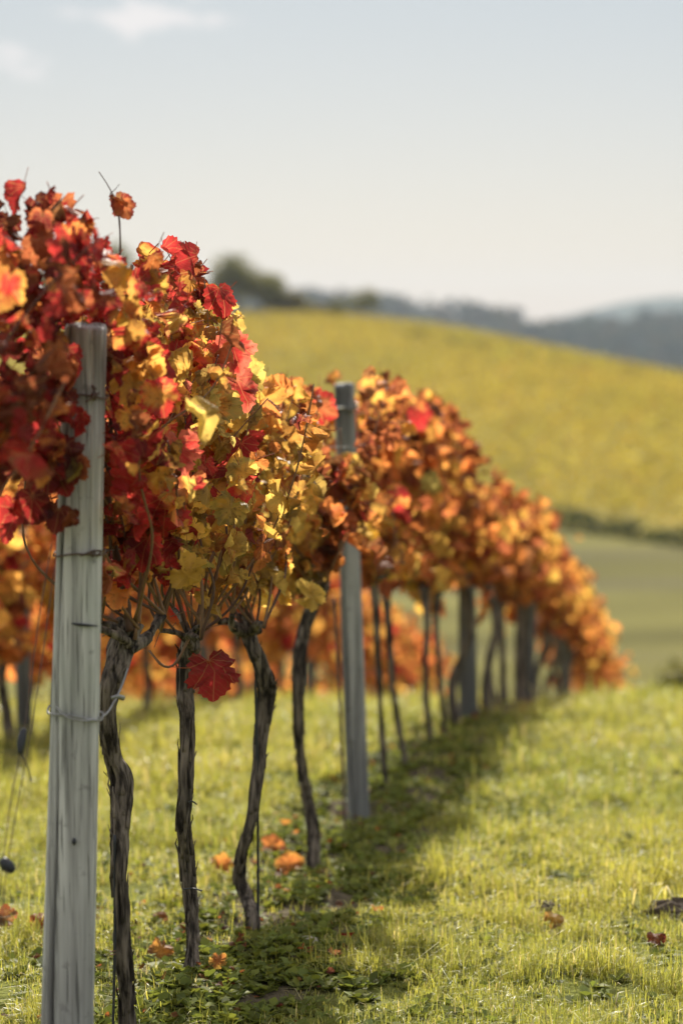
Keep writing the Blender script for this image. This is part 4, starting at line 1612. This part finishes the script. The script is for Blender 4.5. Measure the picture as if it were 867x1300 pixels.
# ------------------------------------------------------------------ stakes
def stake(x0, y0, x1, y1, Y, r, label, mat='rust'):
    p0, p1 = np.array(P(x0, y0, Y)), np.array(P(x1, y1, Y))
    g = gz(p0[0], Y)
    p0 = p0 + (p1 - p0) * ((g - 0.1 - p0[2]) / (p1[2] - p0[2]))
    mb = MB()
    tube(mb, catmull([p0, (p0 + p1) / 2 + np.array([.004, 0, 0]), p1], 0.02), r, 7)
    root = empty('vine_stake', (float(p0[0]), Y, g), label, 'stake', 'thin stakes beside the trunks')
    mb.build('rod', MAT[mat], root)
    # a twist of twine
    mb = MB()
    c = p0 + (p1 - p0) * .55
    a = np.linspace(0, 4 * np.pi, 40)
    tube(mb, np.stack([c[0] + np.cos(a) * r * 1.8, c[1] + np.sin(a) * r * 1.8, c[2] + a * .0012], 1), .0015, 5)
    mb.build('twine', MAT['cane'], root)


stake(142, 1330, 146, 1060, 5.72, 0.0036, 'thin dark stake against the stepped trunk behind the thick post', 'black')
stake(327, 1150, 323, 800, 7.13, 0.0042, 'thin dark stake beside the curved trunk with the bulge', 'black')
stake(436, 1020, 424, 760, 9.2, 0.0055, 'thin rusty stake between the leaning trunk and the slim second post')
# twigs poking from the straight trunk at the tie
mb = MB()
for (x0, y0, x1, y1) in ((233, 1129, 257, 1131), (240, 1018, 250, 1021)):
    tube(mb, px_path([(x0, y0, 6.50), ((x0 + x1) / 2, (y0 + y1) / 2 - 2, 6.49), (x1, y1, 6.50)], .006), .0022, 5)
mb.build('tie_cord', MAT['black'], v2)

# ------------------------------------------------------------------ grass and weeds
def build_grass():
    rng = np.random.default_rng(21)
    mb = MB()

    def zone(y0, y1, dens, hmean, wid, xpad):
        A = 0
        n = int(dens * (y1 - y0) * ((y0 + y1) / 2 * 0.295 + xpad * 2))
        Y = y0 + (y1 - y0) * rng.random(n)
        X = (rng.random(n) - .5) * (Y * 0.295 + xpad * 2)
        # tussocks: thicker and taller in patches
        f = fbm(X * 3.0, Y * 3.0, 3)
        f2 = fbm(X * .9 + 30, Y * .9, 2)
        soil = soil_mask(X, Y)
        keep = (rng.random(n) < (0.25 + 1.2 * sstep(0.30, 0.6, f))) & (rng.random(n) > soil * 0.80)
        # bare patches on the open grass
        keep &= ~((f < 0.27) & (rng.random(n) < .8))
        X, Y, f, f2, soil = X[keep], Y[keep], f[keep], f2[keep], soil[keep]
        n = len(X)
        tus = sstep(0.52, 0.72, fbm(X * 5.5 + 11, Y * 5.5, 2))
        h = hmean * (0.30 + 0.9 * f + 0.9 * tus) * rng.gamma(4, 0.25, n) * (1 - 0.35 * soil)
        Z = ground(X, Y) - 0.004
        a = rng.uniform(0, 6.28, n)
        lean = np.clip(np.abs(rng.normal(0, 0.75, n)), 0, 1.5)
        d = np.stack([np.cos(a), np.sin(a), np.zeros(n)], 1)
        s = np.stack([-np.sin(a), np.cos(a), np.zeros(n)], 1)
        w = (wid * rng.uniform(.6, 1.4, n))[:, None]
        p0 = np.stack([X, Y, Z], 1)
        up = np.array([0, 0, 1.0])
        p1 = p0 + (d * (lean * .28)[:, None] + up * .55) * h[:, None]
        p2 = p0 + (d * (lean * .95)[:, None] + up * np.maximum(1 - 0.42 * lean, .2)[:, None]) * h[:, None]
        V = np.stack([p0 - s * w * .5, p0 + s * w * .5, p1 + s * w * .42, p1 - s * w * .42, p2], 1).reshape(-1, 3)
        off = np.arange(n)[:, None] * 5
        q = np.array([0, 1, 2, 3])[None] + off
        t = np.array([3, 2, 4])[None] + off
        g1, g2, g3 = np.array([0.25, 0.28, 0.052]), np.array([0.435, 0.40, 0.085]), np.array([0.58, 0.48, 0.22])
        k = np.clip(f2 * 1.1 + rng.normal(0, .25, n), 0, 1)[:, None]
        c = g1 * (1 - k) + g2 * k
        c = np.where((rng.random(n) < .07)[:, None], g3, c) * rng.uniform(.75, 1.25, (n, 1))
        mb.add(V, t, q, np.repeat(c, 5, 0))

    zone(5.2, 7.4, 26000, 0.036, 0.0024, 0.9)
    zone(7.4, 10, 13000, 0.044, 0.0034, 0.9)
    zone(10, 14, 4600, 0.055, 0.0060, 1.0)
    zone(14, 21, 1900, 0.06, 0.010, 1.5)
    zone(21, 36, 500, 0.07, 0.02, 2.5)
    o = mb.build('grass', MAT['grass'], smooth=True)
    tag(o, 'short yellow green grass on both sides of the vine row', 'grass', None, 'stuff')


build_grass()


def build_weeds():
    """small broad leaved weeds and clover in the bare strip under the vines and scattered over the grass"""
    rng = np.random.default_rng(31)
    mb = MB()
    n = 17000
    Y = 5.2 + 9 * rng.random(n) ** 1.6
    X = rowx(Y) + rng.normal(0.10, 0.30, n)
    far = rng.random(n) < .2
    X = np.where(far, (rng.random(n) - .5) * Y * .31, X)
    keep = (fbm(X * 5.5 + 70, Y * 5.5, 3) > 0.44) | (rng.random(n) < .12)
    X, Y = X[keep], Y[keep]
    n = len(X)
    Z = ground(X, Y)
    k = 7
    base = np.repeat(np.stack([X, Y, Z], 1), k, 0)
    m = n * k
    a = rng.uniform(0, 6.28, m)
    el = rng.uniform(0.15, 1.1, m)
    L = np.repeat(rng.uniform(.014, .050, n), k) * rng.uniform(.6, 1.2, m)
    d = np.stack([np.cos(a) * np.cos(el), np.sin(a) * np.cos(el), np.sin(el)], 1)
    s = np.stack([-np.sin(a), np.cos(a), np.zeros(m)], 1)
    w = L * rng.uniform(.22, .40, m)
    p0 = base
    p1 = base + d * (L * .55)[:, None]
    p2 = base + d * L[:, None] - np.array([0, 0, 1]) * (L * .22)[:, None]
    V = np.stack([p0, p1 + s * w[:, None], p2, p1 - s * w[:, None]], 1).reshape(-1, 3)
    c = np.array([0.11, 0.14, 0.03]) * rng.uniform(.6, 1.5, (m, 1)) + np.array([.05, .03, 0]) * rng.random((m, 1))
    mb.add(V, None, np.arange(4 * m).reshape(-1, 4), np.repeat(c, 4, 0))
    o = mb.build('weeds', MAT['weed'])
    tag(o, 'low broad leaved weeds in the bare strip under the vines', 'weeds', None, 'stuff')


build_weeds()


def build_litter():
    rng = np.random.default_rng(41)
    mb = MB()
    n = 620
    Y = 5.3 + 12 * rng.random(n) ** 1.3
    X = rowx(Y) + np.minimum(rng.normal(-0.05, 0.30, n), 0.38)
    Z = ground(X, Y) + rng.uniform(.006, .03, n)
    nr = np.stack([rng.normal(0, .5, n), rng.normal(0, .5, n), np.ones(n)], 1)
    tp = np.stack([rng.normal(0, 1, n), rng.normal(0, 1, n), rng.normal(0, .15, n)], 1)
    c1, c2 = pick_cols(['rusty' if rng.random() < .7 else 'glow' for _ in range(n)], rng)
    add_leaves(mb, np.stack([X, Y, Z], 1), nr, tp, np.where(rng.random(n) < .12, .045, rng.uniform(.010, .026, n)), c1 * np.where(rng.random((n, 1)) < .2, .75, (.45, .55, .8)), c2 * .5, rng, LEAF_LO, 1.3, False)
    o = mb.build('leaf_litter', MAT['leaf_far'], leaf=True)
    tag(o, 'scattered small fallen vine leaves and leaf scraps under the row', 'leaf litter', None, 'stuff')


build_litter()


def ground_hit(px, py):
    d = PD(px, py)
    t = 3.0
    while t < 60:
        x, y, z = d.x * t, d.y * t, d.z * t + CAM_Z
        if z < gz(x, y) + 0.005:
            return x, y, gz(x, y)
        t += 0.02
    return x, y, z


for k, (px, py, s, c1, c2, lab, tip) in enumerate([
    (358, 1112, .10, 'orange', 'amber', 'curled bright orange fallen leaf between the curved and the leaning trunk', (1, .3, .4)),
    (338, 1084, .08, 'orange', 'rust', 'orange fallen leaf lying in the sun behind the curved trunk', (1, -.3, .2)),
    (290, 1113, .08, 'orange', 'amber', 'pale orange fallen leaf left of the bulge in the curved trunk', (-1, .2, .3)),
    (45, 1185, .085, 'red', 'crimson', 'red fallen leaf in the grass left of the thick post', (1, .1, .3)),
    (14, 1184, .08, 'brown', 'rust', 'brown fallen leaf in the grass beside the red one', (-1, .1, .3)),
    (198, 1222, .075, 'amber', 'brown', 'folded amber fallen leaf between the stepped trunk and the straight one', (.6, .6, .3)),
    (272, 1237, .05, 'orange', 'gold', 'small orange fallen leaf at the foot of the straight trunk', (.5, .2, .5)),
    (698, 1180, .06, 'gold', 'brown', 'dry pale brown fallen leaf curled up in the open grass', (1, .4, .5)),
    (838, 1204, .055, 'rust', 'maroon', 'rust red fallen leaf in the open grass below the dark clod', (-.6, .5, .4)),
]):
    x, y, z = ground_hit(px, py)
    mb = MB()
    add_leaves(mb, np.array([[x, y, z + .03]]), np.array([[.2, -.6, .8]]), np.array([tip], float), np.array([s]), np.array([PAL[c1]]), np.array([PAL[c2]]), np.random.default_rng(800 + k), LEAF_HI, 1.1, True)
    tag(mb.build('fallen_leaf', MAT['leaf'], loc=(x, y, z), leaf=True), lab, 'fallen leaf', 'fallen leaves on the ground')


def lump(name, px, py, w, d, h, mat, label, cat, seed):
    x, y, z = ground_hit(px, py)
    nu, nv = 40, 16
    V = []
    for j in range(nv + 1):
        ph = (j / nv) * math.pi * .5
        for i in range(nu):
            a = i / nu * 2 * math.pi
            r = math.cos(ph) ** .8
            nz = 1 + .32 * (float(fbm(np.array([math.cos(a) * 2.2 + seed]), np.array([math.sin(a) * 2.2 + ph * 3]), 4)[0]) - .5) * 2
            V.append((x + math.cos(a) * r * w / 2 * nz, y + math.sin(a) * r * d / 2 * nz, z - .02 + (math.sin(ph) ** .8) * h * nz))
    q = [(j * nu + i, j * nu + (i + 1) % nu, (j + 1) * nu + (i + 1) % nu, (j + 1) * nu + i) for j in range(nv) for i in range(nu)]
    mb = MB()
    mb.add(V, None, q)
    tag(mb.build(name, mat, loc=(x, y, z)), label, cat)


lump('dark_lump', 852, 1160, .20, .15, .06, MAT['soil'], 'dark soil clod in the open grass at the picture edge', 'soil clod', 3)
lump('stone', 383, 1196, .12, .09, .035, MAT['stone'], 'pale flat stone in the shadow beside the curved trunk', 'stone', 6)
lump('dark_lump', 692, 1158, .13, .10, .055, MAT['soil'], 'smaller dark lump filling the shaded gaps among grass tufts beside the dry pale leaf', 'soil clod', 9)  # added lump, its dark colour stands for the gaps in a tussock
